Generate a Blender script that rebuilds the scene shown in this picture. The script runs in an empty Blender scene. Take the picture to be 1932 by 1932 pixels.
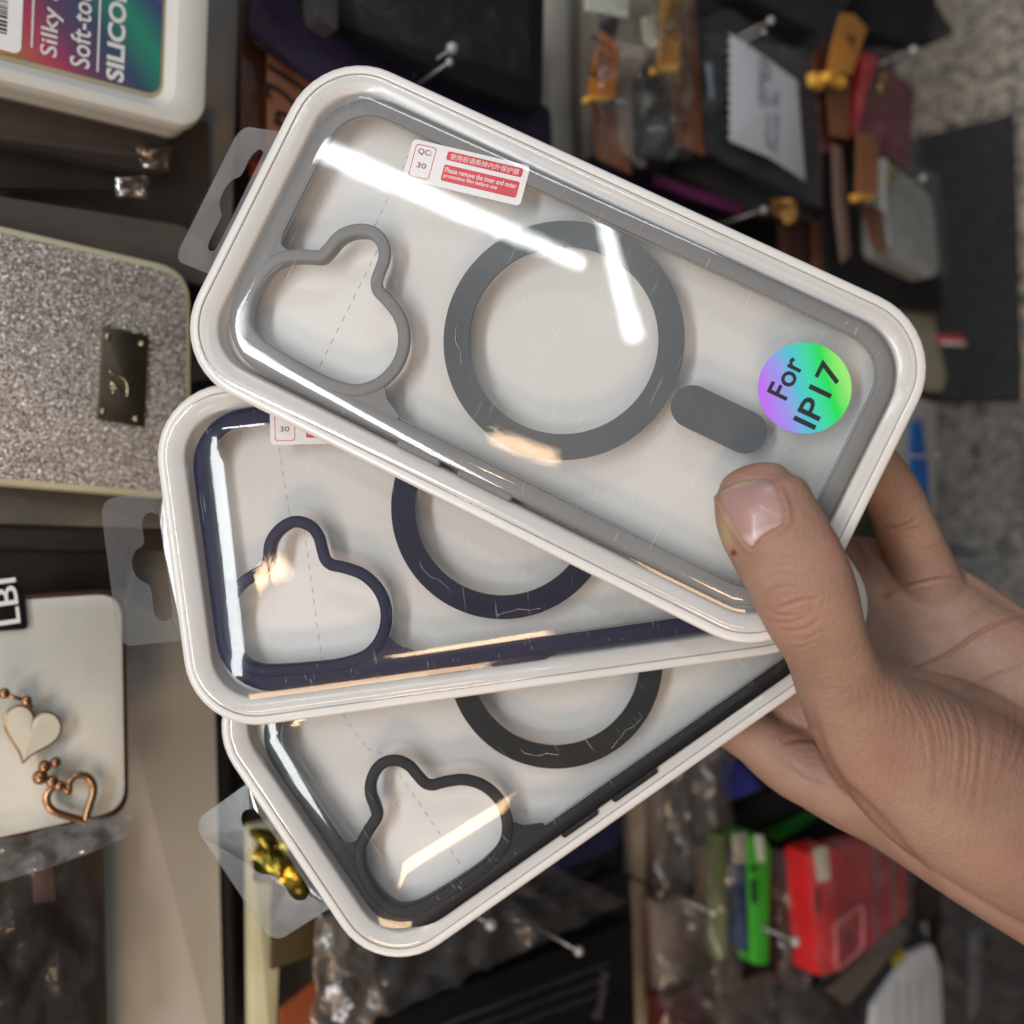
import bpy, bmesh, math, random
import numpy as np
from mathutils import Vector, Matrix, noise
from mathutils.bvhtree import BVHTree
random.seed(7); rng = np.random.default_rng(7)
S = 0.01                                   # everything below is written in centimetres
scn = bpy.context.scene; COL = scn.collection
# ------------------------------------------------------------------ frame of reference
# Geometry is laid out in the axes of the hand-held camera (x right, y up, z to the viewer, cm) and finally
# turned so that Blender's Z is the real vertical: the rack stands upright and the granite floor is level.
CD = 26.0; PX = 74.3; TILT = math.radians(35)
UP = Vector((-math.cos(TILT), 0, math.sin(TILT))); FW = Vector((-math.sin(TILT), 0, -math.cos(TILT)))
XX = FW.cross(UP)
WORLD = Matrix((XX, FW, UP)).to_4x4()
WORLD.translation = Vector((0, 0, 0.815))
def P(u, v, z=0.0):
    s = (CD - z) / CD / PX
    return Vector(((u - 966) * s, (966 - v) * s, z))
def hit(u, v, p0, n):
    o = Vector((0, 0, CD)); d = P(u, v, 0) - o
    return o + d * ((p0 - o).dot(n) / d.dot(n))
WD = Vector((math.cos(TILT), 0, -math.sin(TILT)))      # down the rack
WN = Vector((math.sin(TILT), 0, math.cos(TILT)))       # out of the rack
W0 = Vector((-15.5, 0, -11))
def K(u, v, k): return hit(u, v, W0 + WN * k, WN)
FL0 = Vector((43.5, 0, -80))
def F(u, v, h=0.0): return hit(u, v, FL0 + UP * h, UP)
def lin(r, g, b):
    f = lambda c: ((c / 255 + .055) / 1.055) ** 2.4 if c > 10 else c / 255 / 12.92
    return (f(r), f(g), f(b), 1)
# ------------------------------------------------------------------ camera
cam = bpy.data.objects.new('camera', bpy.data.cameras.new('camera')); COL.objects.link(cam)
cam.data.sensor_width = 36; cam.data.sensor_fit = 'HORIZONTAL'
cam.data.lens = 36 * CD * PX / 1932
cam.location = (0, 0, CD * S); cam.data.clip_start = .01; cam.data.clip_end = 50
cam.data.dof.use_dof = True; cam.data.dof.focus_distance = .258; cam.data.dof.aperture_fstop = 8.2
scn.camera = cam
# ------------------------------------------------------------------ world and lamps
w = bpy.data.worlds.new('World'); scn.world = w; w.use_nodes = True
w.node_tree.nodes['Background'].inputs[0].default_value = (.93, .96, 1, 1)
_n = w.node_tree.nodes; _l = w.node_tree.links; _tc = _n.new('ShaderNodeTexCoord'); _nz = _n.new('ShaderNodeTexNoise'); _nz.inputs['Scale'].default_value = 2.6; _nz.inputs['Detail'].default_value = 3
_mr = _n.new('ShaderNodeMapRange'); _mr.inputs[1].default_value = .36; _mr.inputs[2].default_value = .64; _mr.inputs[3].default_value = .10; _mr.inputs[4].default_value = .48
_l.new(_tc.outputs['Generated'], _nz.inputs[0]); _l.new(_nz.outputs[0], _mr.inputs[0]); _l.new(_mr.outputs[0], _n['Background'].inputs[1])   # the dim, uneven hall around the stall
scn.view_settings.view_transform = 'Standard'; scn.view_settings.look = 'None'
scn.view_settings.exposure = -.42; scn.view_settings.gamma = 1
# poses of the three packs (cx, cy, cz, rx, ry, rz), solved from the edges in the photograph
POSE = [(.882, 4.123, .506, -.24, -5.11, -26.39), (-.505, -.199, -1.45, -.88, .44, 7.85), (.95, -4.27, -2.5, -2.2, 1.85, 34.56)]
def pose(i):
    c = POSE[i]; m = Matrix.Rotation(math.radians(c[5]), 3, 'Z') @ Matrix.Rotation(math.radians(c[4]), 3, 'Y') @ Matrix.Rotation(math.radians(c[3]), 3, 'X')
    return Vector(c[:3]), m
def mirror(u, v, path, i=0, tilt=(0, 0)):
    """where a lamp must hang to be seen in the lid of pack i at picture point u, v"""
    c, m = pose(i); n = (m @ Vector((tilt[0], tilt[1], 1))).normalized()
    p = hit(u, v, c + m.col[2] * .47, m.col[2]); d = (p - Vector((0, 0, CD)))
    t = path - d.length; d.normalize()
    return p + (d - 2 * d.dot(n) * n) * t
def tube_lamp(name, a, b, width, energy, color, aim=Vector((0, 0, 0))):
    l = bpy.data.lights.new(name, 'AREA'); l.shape = 'RECTANGLE'
    l.size = (b - a).length * S; l.size_y = width * S; l.energy = energy; l.color = color
    o = bpy.data.objects.new(name, l); COL.objects.link(o)
    x = (b - a).normalized(); mid = (a + b) / 2; z = (mid - aim); z = (z - x * z.dot(x)).normalized(); y = z.cross(x)
    o.matrix_world = Matrix((x, y, z)).transposed().to_4x4(); o.location = mid * S
    return o
COOL = (.93, .98, 1)
tube_lamp('ceiling_and_fill_lamp', mirror(560, 262, 150), mirror(1098, 497, 262), 2.3, 5.5, COOL)
tube_lamp('ceiling_and_fill_lamp', mirror(1130, 382, 296), mirror(1197, 640, 205), 2.3, 5, COOL)
tube_lamp('ceiling_and_fill_lamp', Vector((-90, 62, 160)), Vector((-90, -78, 160)), 22, 27, COOL)
tube_lamp('ceiling_and_fill_lamp', Vector((-60, 175, 130)), Vector((70, 175, 130)), 14, 9, COOL)  # added fill lamp, no known tube; hung clear of the flat lids' reflections
tube_lamp('warm_lamp', Vector((-60, -128, 118)), Vector((10, -128, 118)), 26, 13, (1, .66, .4))
tube_lamp('warm_lamp', mirror(925, 822, 170), mirror(1050, 866, 170), 1.5, .3, (1, .68, .42))
tube_lamp('warm_lamp', mirror(445, 1112, 170, 1), mirror(540, 1066, 170, 1), 3, .45, (1, .68, .42))
tube_lamp('warm_lamp', mirror(735, 1800, 160, 2), mirror(1040, 1680, 160, 2), 7, 1.9, (1, .66, .38))
# ------------------------------------------------------------------ materials
def mat(name, col, rough=.5, metal=0, spec=.5, var=.12, vs=60, bump=.0, bs=300, col2=None, clear=0, sub=0, stretch=None, aniso=None):
    m = bpy.data.materials.new(name); m.use_nodes = True; N = m.node_tree.nodes; L = m.node_tree.links
    b = N['Principled BSDF']; b.inputs['Roughness'].default_value = rough; b.inputs['Metallic'].default_value = metal
    b.inputs['Specular IOR Level'].default_value = spec; b.inputs['Coat Weight'].default_value = clear
    b.inputs['Coat Roughness'].default_value = .08
    tc = N.new('ShaderNodeTexCoord'); mp = N.new('ShaderNodeMapping'); L.new(tc.outputs['Object'], mp.inputs[0])
    if stretch: mp.inputs['Scale'].default_value = stretch
    n = N.new('ShaderNodeTexNoise'); n.inputs['Scale'].default_value = vs; n.inputs['Detail'].default_value = 5; L.new(mp.outputs[0], n.inputs[0])
    r = N.new('ShaderNodeValToRGB'); L.new(n.outputs[0], r.inputs[0])
    c2 = col2 if col2 else tuple(c * (1 - var * 2) for c in col[:3]) + (1,)
    r.color_ramp.elements[0].position = .35; r.color_ramp.elements[0].color = c2
    r.color_ramp.elements[1].position = .62; r.color_ramp.elements[1].color = col
    L.new(r.outputs[0], b.inputs['Base Color'])
    if bump:
        n2 = N.new('ShaderNodeTexNoise'); n2.inputs['Scale'].default_value = bs; n2.inputs['Detail'].default_value = 4; L.new(mp.outputs[0], n2.inputs[0])
        bp = N.new('ShaderNodeBump'); bp.inputs['Strength'].default_value = bump; bp.inputs['Distance'].default_value = .0008
        L.new(n2.outputs[0], bp.inputs['Height']); L.new(bp.outputs[0], b.inputs['Normal'])
    if sub:
        b.inputs['Subsurface Weight'].default_value = sub; b.inputs['Subsurface Radius'].default_value = (.008, .003, .0015); b.inputs['Subsurface Scale'].default_value = 1
    return m
def clear(name, tint=(.97, .97, .97), rough=.03, haze=.04, bump=.15, bs=60, hazecol=(.8, .8, .8, 1), ior=1.5, gain=1.0, scratch=0):
    """thin clear plastic sheet: straight-through light, fresnel gloss, a little haze and scuffing"""
    m = bpy.data.materials.new(name); m.use_nodes = True; N = m.node_tree.nodes; L = m.node_tree.links; N.clear()
    out = N.new('ShaderNodeOutputMaterial'); tr = N.new('ShaderNodeBsdfTransparent'); tr.inputs[0].default_value = tint + (1,)
    gl = N.new('ShaderNodeBsdfGlossy'); gl.inputs['Roughness'].default_value = rough; gl.inputs[0].default_value = (1, 1, 1, 1)
    g2 = N.new('ShaderNodeBsdfGlossy'); g2.inputs['Roughness'].default_value = .16 + rough; gm = N.new('ShaderNodeMixShader'); gm.inputs[0].default_value = .28   # scuffed film: a soft halo round each glint
    L.new(gl.outputs[0], gm.inputs[1]); L.new(g2.outputs[0], gm.inputs[2])
    df = N.new('ShaderNodeBsdfDiffuse'); df.inputs[0].default_value = hazecol
    fr = N.new('ShaderNodeLayerWeight'); fr.inputs[0].default_value = .5
    # Fresnel from the layer weight: F = f0 + (1-f0)*facing^5
    pw = N.new('ShaderNodeMath'); pw.operation = 'POWER'; L.new(fr.outputs['Facing'], pw.inputs[0]); pw.inputs[1].default_value = 4.0
    ma = N.new('ShaderNodeMath'); ma.operation = 'MULTIPLY_ADD'; ma.use_clamp = True; L.new(pw.outputs[0], ma.inputs[0]); ma.inputs[1].default_value = .8 * gain; ma.inputs[2].default_value = .045 * gain
    m1 = N.new('ShaderNodeMixShader'); m2 = N.new('ShaderNodeMixShader')
    tc = N.new('ShaderNodeTexCoord'); n = N.new('ShaderNodeTexNoise'); n.inputs['Scale'].default_value = bs; n.inputs['Detail'].default_value = 3
    L.new(tc.outputs['Object'], n.inputs[0])
    bp = N.new('ShaderNodeBump'); bp.inputs['Strength'].default_value = bump; bp.inputs['Distance'].default_value = .001
    L.new(n.outputs[0], bp.inputs['Height']); L.new(bp.outputs[0], gl.inputs['Normal'])
    hz = N.new('ShaderNodeTexNoise'); hz.inputs['Scale'].default_value = 35; hz.inputs['Detail'].default_value = 6; L.new(tc.outputs['Object'], hz.inputs[0])
    hm = N.new('ShaderNodeMath'); hm.operation = 'MULTIPLY'; L.new(hz.outputs[0], hm.inputs[0]); hm.inputs[1].default_value = haze * 2
    fac = hm.outputs[0]
    if scratch:
        mp = N.new('ShaderNodeMapping'); mp.inputs['Scale'].default_value = (1, .05, 1); mp.inputs['Rotation'].default_value = (0, 0, .6); L.new(tc.outputs['Object'], mp.inputs[0])
        sc = N.new('ShaderNodeTexNoise'); sc.inputs['Scale'].default_value = 1600; sc.inputs['Detail'].default_value = 1; L.new(mp.outputs[0], sc.inputs[0])
        rr = N.new('ShaderNodeMapRange'); rr.inputs[1].default_value = .69; rr.inputs[2].default_value = .76; rr.inputs[4].default_value = scratch; L.new(sc.outputs[0], rr.inputs[0])
        ad = N.new('ShaderNodeMath'); ad.operation = 'ADD'; L.new(hm.outputs[0], ad.inputs[0]); L.new(rr.outputs[0], ad.inputs[1]); fac = ad.outputs[0]
    L.new(fac, m1.inputs[0]); L.new(tr.outputs[0], m1.inputs[1]); L.new(df.outputs[0], m1.inputs[2])
    L.new(ma.outputs[0], m2.inputs[0]); L.new(m1.outputs[0], m2.inputs[1]); L.new(gm.outputs[0], m2.inputs[2]); L.new(m2.outputs[0], out.inputs[0])
    return m
_plain = {}
def plain(r, g, b, rough=.5, bump=0, metal=0):
    key = (r, g, b, rough, bump, metal)
    if key not in _plain: _plain[key] = mat('surface_%d_%d_%d' % (r, g, b), lin(r, g, b), rough, metal, bump=bump, bs=120, vs=25, var=.1)
    return _plain[key]
# ------------------------------------------------------------------ object helpers
ORG = {}
def props(o, label=None, cat=None, group=None, kind=None):
    if label: o['label'] = label
    if cat: o['category'] = cat
    if group: o['group'] = group
    if kind: o['kind'] = kind
    return o
def thing(name, label, cat, loc=(0, 0, 0), rot=None, group=None):
    o = bpy.data.objects.new(name, None); o.empty_display_size = .01; COL.objects.link(o)
    m = rot.to_4x4() if rot else Matrix.Identity(4); m.translation = Vector(loc) * S; o.matrix_world = m
    ORG[o.name] = Vector((0, 0, 0)) if rot else Vector(loc)
    return props(o, label, cat, group)
def mesh(name, V, Fc, m, parent=None, smooth=False, label=None, cat=None, group=None, kind=None, mats=None, mi=None):
    V = [Vector(v) for v in V]
    if parent is not None: org = ORG[parent.name]
    else:
        org = sum(V, Vector((0, 0, 0))) / len(V)
    me = bpy.data.meshes.new(name); me.from_pydata([(v - org) * S for v in V], [], Fc); me.validate(); me.update()
    for x in (mats or [m]): me.materials.append(x)
    if mi: me.polygons.foreach_set('material_index', mi)
    if smooth: me.polygons.foreach_set('use_smooth', [True] * len(me.polygons))
    o = bpy.data.objects.new(name, me); COL.objects.link(o)
    if parent is not None: o.parent = parent; ORG[o.name] = org
    else: o.location = org * S; ORG[o.name] = org
    return props(o, label, cat, group, kind)
def smooth_angle(o, a=40):
    me = o.data; me.polygons.foreach_set('use_smooth', [True] * len(me.polygons))
    bm = bmesh.new(); bm.from_mesh(me); t = math.radians(a)
    for e in bm.edges:
        if len(e.link_faces) == 2 and e.calc_face_angle(0) > t: e.smooth = False
    bm.to_mesh(me); bm.free()
def rrect(hx, hy, r, inset=0, n=10, c=(0, 0)):
    hx -= inset; hy -= inset; r = max(r - inset, .02); pts = []
    for (sx, sy, a0) in ((1, 1, 0), (-1, 1, 90), (-1, -1, 180), (1, -1, 270)):
        for i in range(n + 1):
            a = math.radians(a0 + 90 * i / n); pts.append((c[0] + sx * (hx - r) + r * math.cos(a), c[1] + sy * (hy - r) + r * math.sin(a)))
    return pts
def sweep(rings, closed=False, cap0=False, cap1=False):
    V = []; Fc = []; n = len(rings[0])
    for r in rings: V += r
    m = len(rings)
    for k in range(m if closed else m - 1):
        a = k * n; b = ((k + 1) % m) * n
        for i in range(n):
            j = (i + 1) % n; Fc.append((a + i, a + j, b + j, b + i))
    if cap0: Fc.append(tuple(reversed(range(n))))
    if cap1: Fc.append(tuple(range((m - 1) * n, m * n)))
    return V, Fc
def rr_sweep(hx, hy, r, prof, c=(0, 0), **k):
    return sweep([[(x, y, z) for x, y in rrect(hx, hy, r, i, c=c)] for i, z in prof], **k)
def tri_fill(outer, holes, z, T=None):
    """flat sheet bounded by one loop with holes"""
    bm = bmesh.new(); ed = []
    for lp in [outer] + holes:
        vs = [bm.verts.new((x, y, z)) for x, y in lp]
        ed += [bm.edges.new((vs[i], vs[(i + 1) % len(vs)])) for i in range(len(vs))]
    bmesh.ops.triangle_fill(bm, edges=ed, use_beauty=True, use_dissolve=False)
    bm.verts.index_update(); V = [tuple(v.co) for v in bm.verts]; Fc = []
    for f in bm.faces:
        ix = [v.index for v in f.verts]
        if f.normal.z < 0: ix.reverse()
        Fc.append(tuple(ix))
    bm.free(); return V, Fc
def plate_holes(outer, holes, z0, z1):
    Va, Fa = tri_fill(outer, holes, z1); Vb, Fb = tri_fill(outer, holes, z0); n = len(Va)
    V = Va + Vb; Fc = list(Fa) + [tuple(reversed([i + n for i in f])) for f in Fb]
    base = len(V)
    for lp in [outer] + holes:
        k = len(V); m = len(lp); V += [(x, y, z1) for x, y in lp] + [(x, y, z0) for x, y in lp]
        for i in range(m):
            j = (i + 1) % m; Fc.append((k + i, k + m + i, k + m + j, k + j))
    return V, Fc
def catmull(pts, n=8, closed=True):
    pts = [np.array(p, float) for p in pts]; out = []; m = len(pts)
    for i in range(m if closed else m - 1):
        p0, p1, p2, p3 = [pts[(i + d) % m] if closed else pts[min(max(i + d, 0), m - 1)] for d in (-1, 0, 1, 2)]
        for j in range(n):
            t = j / n; out.append(.5 * ((2 * p1) + (-p0 + p2) * t + (2 * p0 - 5 * p1 + 4 * p2 - p3) * t * t + (-p0 + 3 * p1 - 3 * p2 + p3) * t ** 3))
    if not closed: out.append(pts[-1])
    return out
def offset(loop, d):
    L = np.array(loop); t = np.roll(L, -1, 0) - np.roll(L, 1, 0); t /= np.linalg.norm(t, axis=1)[:, None] + 1e-9
    return L + np.stack([t[:, 1], -t[:, 0]], 1) * d          # outward for counter-clockwise loops
def ccw(loop):
    L = np.array(loop); a = np.sum(L[:, 0] * np.roll(L[:, 1], -1) - np.roll(L[:, 0], -1) * L[:, 1]); return L if a > 0 else L[::-1]
def tubes(paths, r, n=8, radii=None):
    V = []; Fc = []
    for pi, path in enumerate(paths):
        path = [Vector(p) for p in path]; k = len(V); m = len(path); up = None
        for i, p in enumerate(path):
            t = (path[min(i + 1, m - 1)] - path[max(i - 1, 0)]).normalized()
            a = t.orthogonal().normalized() if up is None else (up - t * up.dot(t)).normalized(); up = a; b = t.cross(a)
            rr = radii[i] if radii else r
            V += [p + (a * math.cos(2 * math.pi * j / n) + b * math.sin(2 * math.pi * j / n)) * rr for j in range(n)]
        for i in range(m - 1):
            for j in range(n):
                q = (j + 1) % n; Fc.append((k + i * n + j, k + i * n + q, k + (i + 1) * n + q, k + (i + 1) * n + j))
        Fc.append(tuple(k + j for j in reversed(range(n)))); Fc.append(tuple(k + (m - 1) * n + j for j in range(n)))
    return V, Fc
def ball(c, r, n=10, sq=(1, 1, 1)):
    V = []; Fc = []; c = Vector(c)
    for i in range(n + 1):
        th = math.pi * i / n
        for j in range(2 * n):
            ph = math.pi * j / n; V.append(c + Vector((math.sin(th) * math.cos(ph) * sq[0], math.sin(th) * math.sin(ph) * sq[1], math.cos(th) * sq[2])) * r)
    for i in range(n):
        for j in range(2 * n):
            q = (j + 1) % (2 * n); Fc.append((i * 2 * n + j, (i + 1) * 2 * n + j, (i + 1) * 2 * n + q, i * 2 * n + q))
    return V, Fc
def merge(*parts):
    V = []; Fc = []
    for v, f in parts:
        k = len(V); V += list(v); Fc += [tuple(i + k for i in x) for x in f]
    return V, Fc
def text_geo(s, size, spacing=1.0, shear=0, bold=0, thick=0.0):
    c = bpy.data.curves.new('t', 'FONT'); c.body = s; c.size = size; c.space_character = spacing; c.shear = shear; c.offset = bold
    c.align_x = 'CENTER'; c.align_y = 'CENTER'; c.resolution_u = 3
    o = bpy.data.objects.new('t', c); COL.objects.link(o); dg = bpy.context.evaluated_depsgraph_get(); dg.update()
    me = o.evaluated_get(dg).to_mesh(); V = [tuple(v.co) for v in me.vertices]; Fc = [tuple(p.vertices) for p in me.polygons]
    o.evaluated_get(dg).to_mesh_clear(); bpy.data.objects.remove(o); bpy.data.curves.remove(c)
    if V:
        A = np.array(V)[:, :2]; lo, hi = A.min(0), A.max(0); mid = (lo + hi) / 2
        V = [(v[0] - mid[0], v[1] - mid[1], v[2]) for v in V]; w_, h_ = hi - lo
    else: w_ = h_ = 0
    return V, Fc, w_, h_
def place(V, at, ang=0, z=0, sx=1, sy=1):
    c, s = math.cos(ang), math.sin(ang)
    return [(at[0] + v[0] * sx * c - v[1] * sy * s, at[1] + v[0] * sx * s + v[1] * sy * c, z) for v in V]
# general panel: a plate whose outline is given by picture points on planes parallel to the rack (k cm out of it)
def frame_of(pts):
    c = sum(pts, Vector()) / len(pts); n = Vector()
    for i in range(len(pts)):
        a, b = pts[i] - c, pts[(i + 1) % len(pts)] - c; n += a.cross(b)
    n.normalize()
    if n.dot(Vector((0, 0, CD)) - c) < 0: n = -n
    x = (pts[1] - pts[0]); x = (x - n * x.dot(n)).normalized(); y = n.cross(x)
    return c, x, y, n
def round_poly(P2, r, n=6):
    out = []; m = len(P2)
    for i in range(m):
        p = np.array(P2[i]); a = np.array(P2[i - 1]) - p; b = np.array(P2[(i + 1) % m]) - p
        la, lb = np.linalg.norm(a), np.linalg.norm(b); a /= la; b /= lb; d = min(r, la * .45, lb * .45)
        for j in range(n + 1):
            t = j / n; out.append(tuple((1 - t) ** 2 * (p + a * d) + 2 * t * (1 - t) * p + t * t * (p + b * d)))
    return out
def panel(name, px, k, t, m, parent=None, r=.3, bev=.08, lift=0, fr=None, **kw):
    pts = [K(p[0], p[1], p[2] if len(p) > 2 else k) for p in px] if k is not None else [Vector(p) for p in px]
    c, x, y, n = fr if fr else frame_of(pts)
    P2 = ccw([((p - c).dot(x), (p - c).dot(y)) for p in pts]); L = ccw(round_poly([tuple(q) for q in P2], r)) if r else P2
    bev = min(bev, t * .45)
    rings = []
    for d, z in ((0, -t), (0, -bev), (-bev * .3, -bev * .3), (-bev, 0)):
        rings.append([c + x * q[0] + y * q[1] + n * (z + lift) for q in offset(L, d)])
    V, Fc = sweep(rings, cap0=True, cap1=True)
    o = mesh(name, V, Fc, m, parent, **kw); smooth_angle(o, 35); return o
BAGS = []
def crinkle(name, px, k, m, parent=None, amp=.35, # smooth shaded film
            n=26, lift=.0, seed=0, freq=.9, **kw):
    """four-cornered sheet of crumpled clear film"""
    kw.setdefault('smooth', True); p = [K(q[0], q[1], q[2] if len(q) > 2 else k) for q in px]; nrm = (p[1] - p[0]).cross(p[3] - p[0]).normalized()
    if nrm.z < 0: nrm = -nrm
    V = []; Fc = []
    for i in range(n + 1):
        for j in range(n + 1):
            a, b = i / n, j / n; q = (p[0] * (1 - a) + p[1] * a) * (1 - b) + (p[3] * (1 - a) + p[2] * a) * b
            s = Vector((q.x * freq + seed * 7, q.y * freq, q.z * freq * .5)); d = abs(noise.noise(s)) * 1.6 + abs(noise.noise(s * 2.3)) * .7
            e = math.sin(math.pi * a) ** .3 * math.sin(math.pi * b) ** .3
            V.append(q + nrm * (lift + amp * d * (.3 + .7 * e)) + Vector((noise.noise(s * 1.7), noise.noise(s * 1.9 + Vector((9, 9, 9))), 0)) * amp * .3)
    for i in range(n):
        for j in range(n): Fc.append((i * (n + 1) + j, (i + 1) * (n + 1) + j, (i + 1) * (n + 1) + j + 1, i * (n + 1) + j + 1))
    return mesh(name, V, Fc, m, parent, **kw)

exec_parts = True
# ------------------------------------------------------------------ shared materials
M_tray = mat('white_tray_plastic', (.69, .675, .66, 1), .32, var=.015, vs=40, bump=.03, bs=90, clear=.3)
M_card = mat('white_insert_card', (.76, .75, .735, 1), .55, var=.02, vs=30, bump=.05, bs=500)
M_lid = clear('clear_lid_film', rough=.022, haze=.010, bump=.02, bs=45, scratch=.16, gain=1.05)
M_back = clear('clear_case_back', rough=.06, haze=.008, bump=.05, bs=60, scratch=.08, gain=.12)
M_tabh = clear('clear_hang_tab_hazy', tint=(.85, .85, .85), rough=.2, haze=.15, bump=.05, bs=80, hazecol=(.55, .55, .55, 1), gain=1)
M_tab = clear('clear_hang_tab_film', tint=(.93, .93, .93), rough=.14, haze=.05, bump=.1, bs=80, hazecol=(.6, .6, .6, 1), gain=1.6)
M_bag = clear('clear_bag_film', tint=(.93, .92, .91), rough=.2, haze=.03, bump=.2, bs=60, gain=.9)
M_bagdark = clear('smoky_bag_film', tint=(.62, .58, .55), rough=.2, haze=.05, bump=.2, bs=50, hazecol=(.3, .26, .24, 1), gain=.7)
M_perf = plain(140, 137, 135, .8)
M_white = mat('sticker_white', (.82, .82, .83, 1), .35, var=.01)
M_red = mat('sticker_red', lin(214, 38, 55), .4, var=.04)
M_dred = mat('sticker_dark_red', lin(150, 70, 85), .5, var=.04)
M_ink = mat('black_ink', lin(22, 26, 38), .5, var=.1)
M_chrome = mat('hook_steel', (.15, .13, .12, 1), .3, 1, var=.1)

# ------------------------------------------------------------------ the three packs and the cases inside them
CUT = [(-5.25, .50), (-5.58, .36), (-5.80, .10), (-5.90, -.28), (-6.05, -.58), (-6.55, -.80), (-6.93, -1.05), (-7.13, -1.45), (-7.2, -1.95), (-7.15, -2.39), (-6.97, -2.76), (-6.57, -2.97), (-6., -3.04), (-5.41, -3.08), (-4.81, -3.1), (-4.33, -3.07), (-3.83, -2.94), (-3.46, -2.57), (-3.3, -2.06), (-3.39, -1.54), (-3.7, -1.12), (-4.14, -.88), (-4.5, -.74), (-4.7, -.5), (-4.76, -.15), (-4.8, .14), (-4.95, .38)]
CUT = ccw([tuple(p) for p in catmull(CUT, 4)])
HL, HW, RR = 8.7, 4.6, 1.95
def hologram(name):
    m = mat(name, (1, 1, 1, 1), .22, .0, var=.0, clear=.6); N = m.node_tree.nodes; L = m.node_tree.links; b = N['Principled BSDF']
    tc = N['Texture Coordinate']; mp = N.new('ShaderNodeMapping'); mp.inputs['Location'].default_value = (-.0606, -.0168, 0); mp.vector_type = 'POINT'
    L.new(tc.outputs['Object'], mp.inputs[0])
    sx = N.new('ShaderNodeVectorMath'); sx.operation = 'DOT_PRODUCT'; L.new(mp.outputs[0], sx.inputs[0]); sx.inputs[1].default_value = (36, 33, 0)
    nz = N.new('ShaderNodeTexNoise'); nz.inputs['Scale'].default_value = 90; nz.inputs['Detail'].default_value = 8; L.new(tc.outputs['Object'], nz.inputs[0])
    ad = N.new('ShaderNodeMath'); ad.operation = 'MULTIPLY_ADD'; L.new(nz.outputs[0], ad.inputs[0]); ad.inputs[1].default_value = .25; L.new(sx.outputs['Value'], ad.inputs[2])
    a2 = N.new('ShaderNodeMath'); a2.operation = 'ADD'; L.new(ad.outputs[0], a2.inputs[0]); a2.inputs[1].default_value = .38
    r = N.new('ShaderNodeValToRGB'); L.new(a2.outputs[0], r.inputs[0]); e = r.color_ramp.elements
    e[0].position = .0; e[0].color = lin(186, 112, 245); e[1].position = 1; e[1].color = lin(150, 235, 120)
    for p, c in ((.22, (150, 150, 240)), (.42, (75, 195, 215)), (.6, (60, 215, 170)), (.8, (20, 222, 80))):
        q = e.new(p); q.color = lin(*c)
    L.new(r.outputs[0], b.inputs['Base Color']); return m
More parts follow.
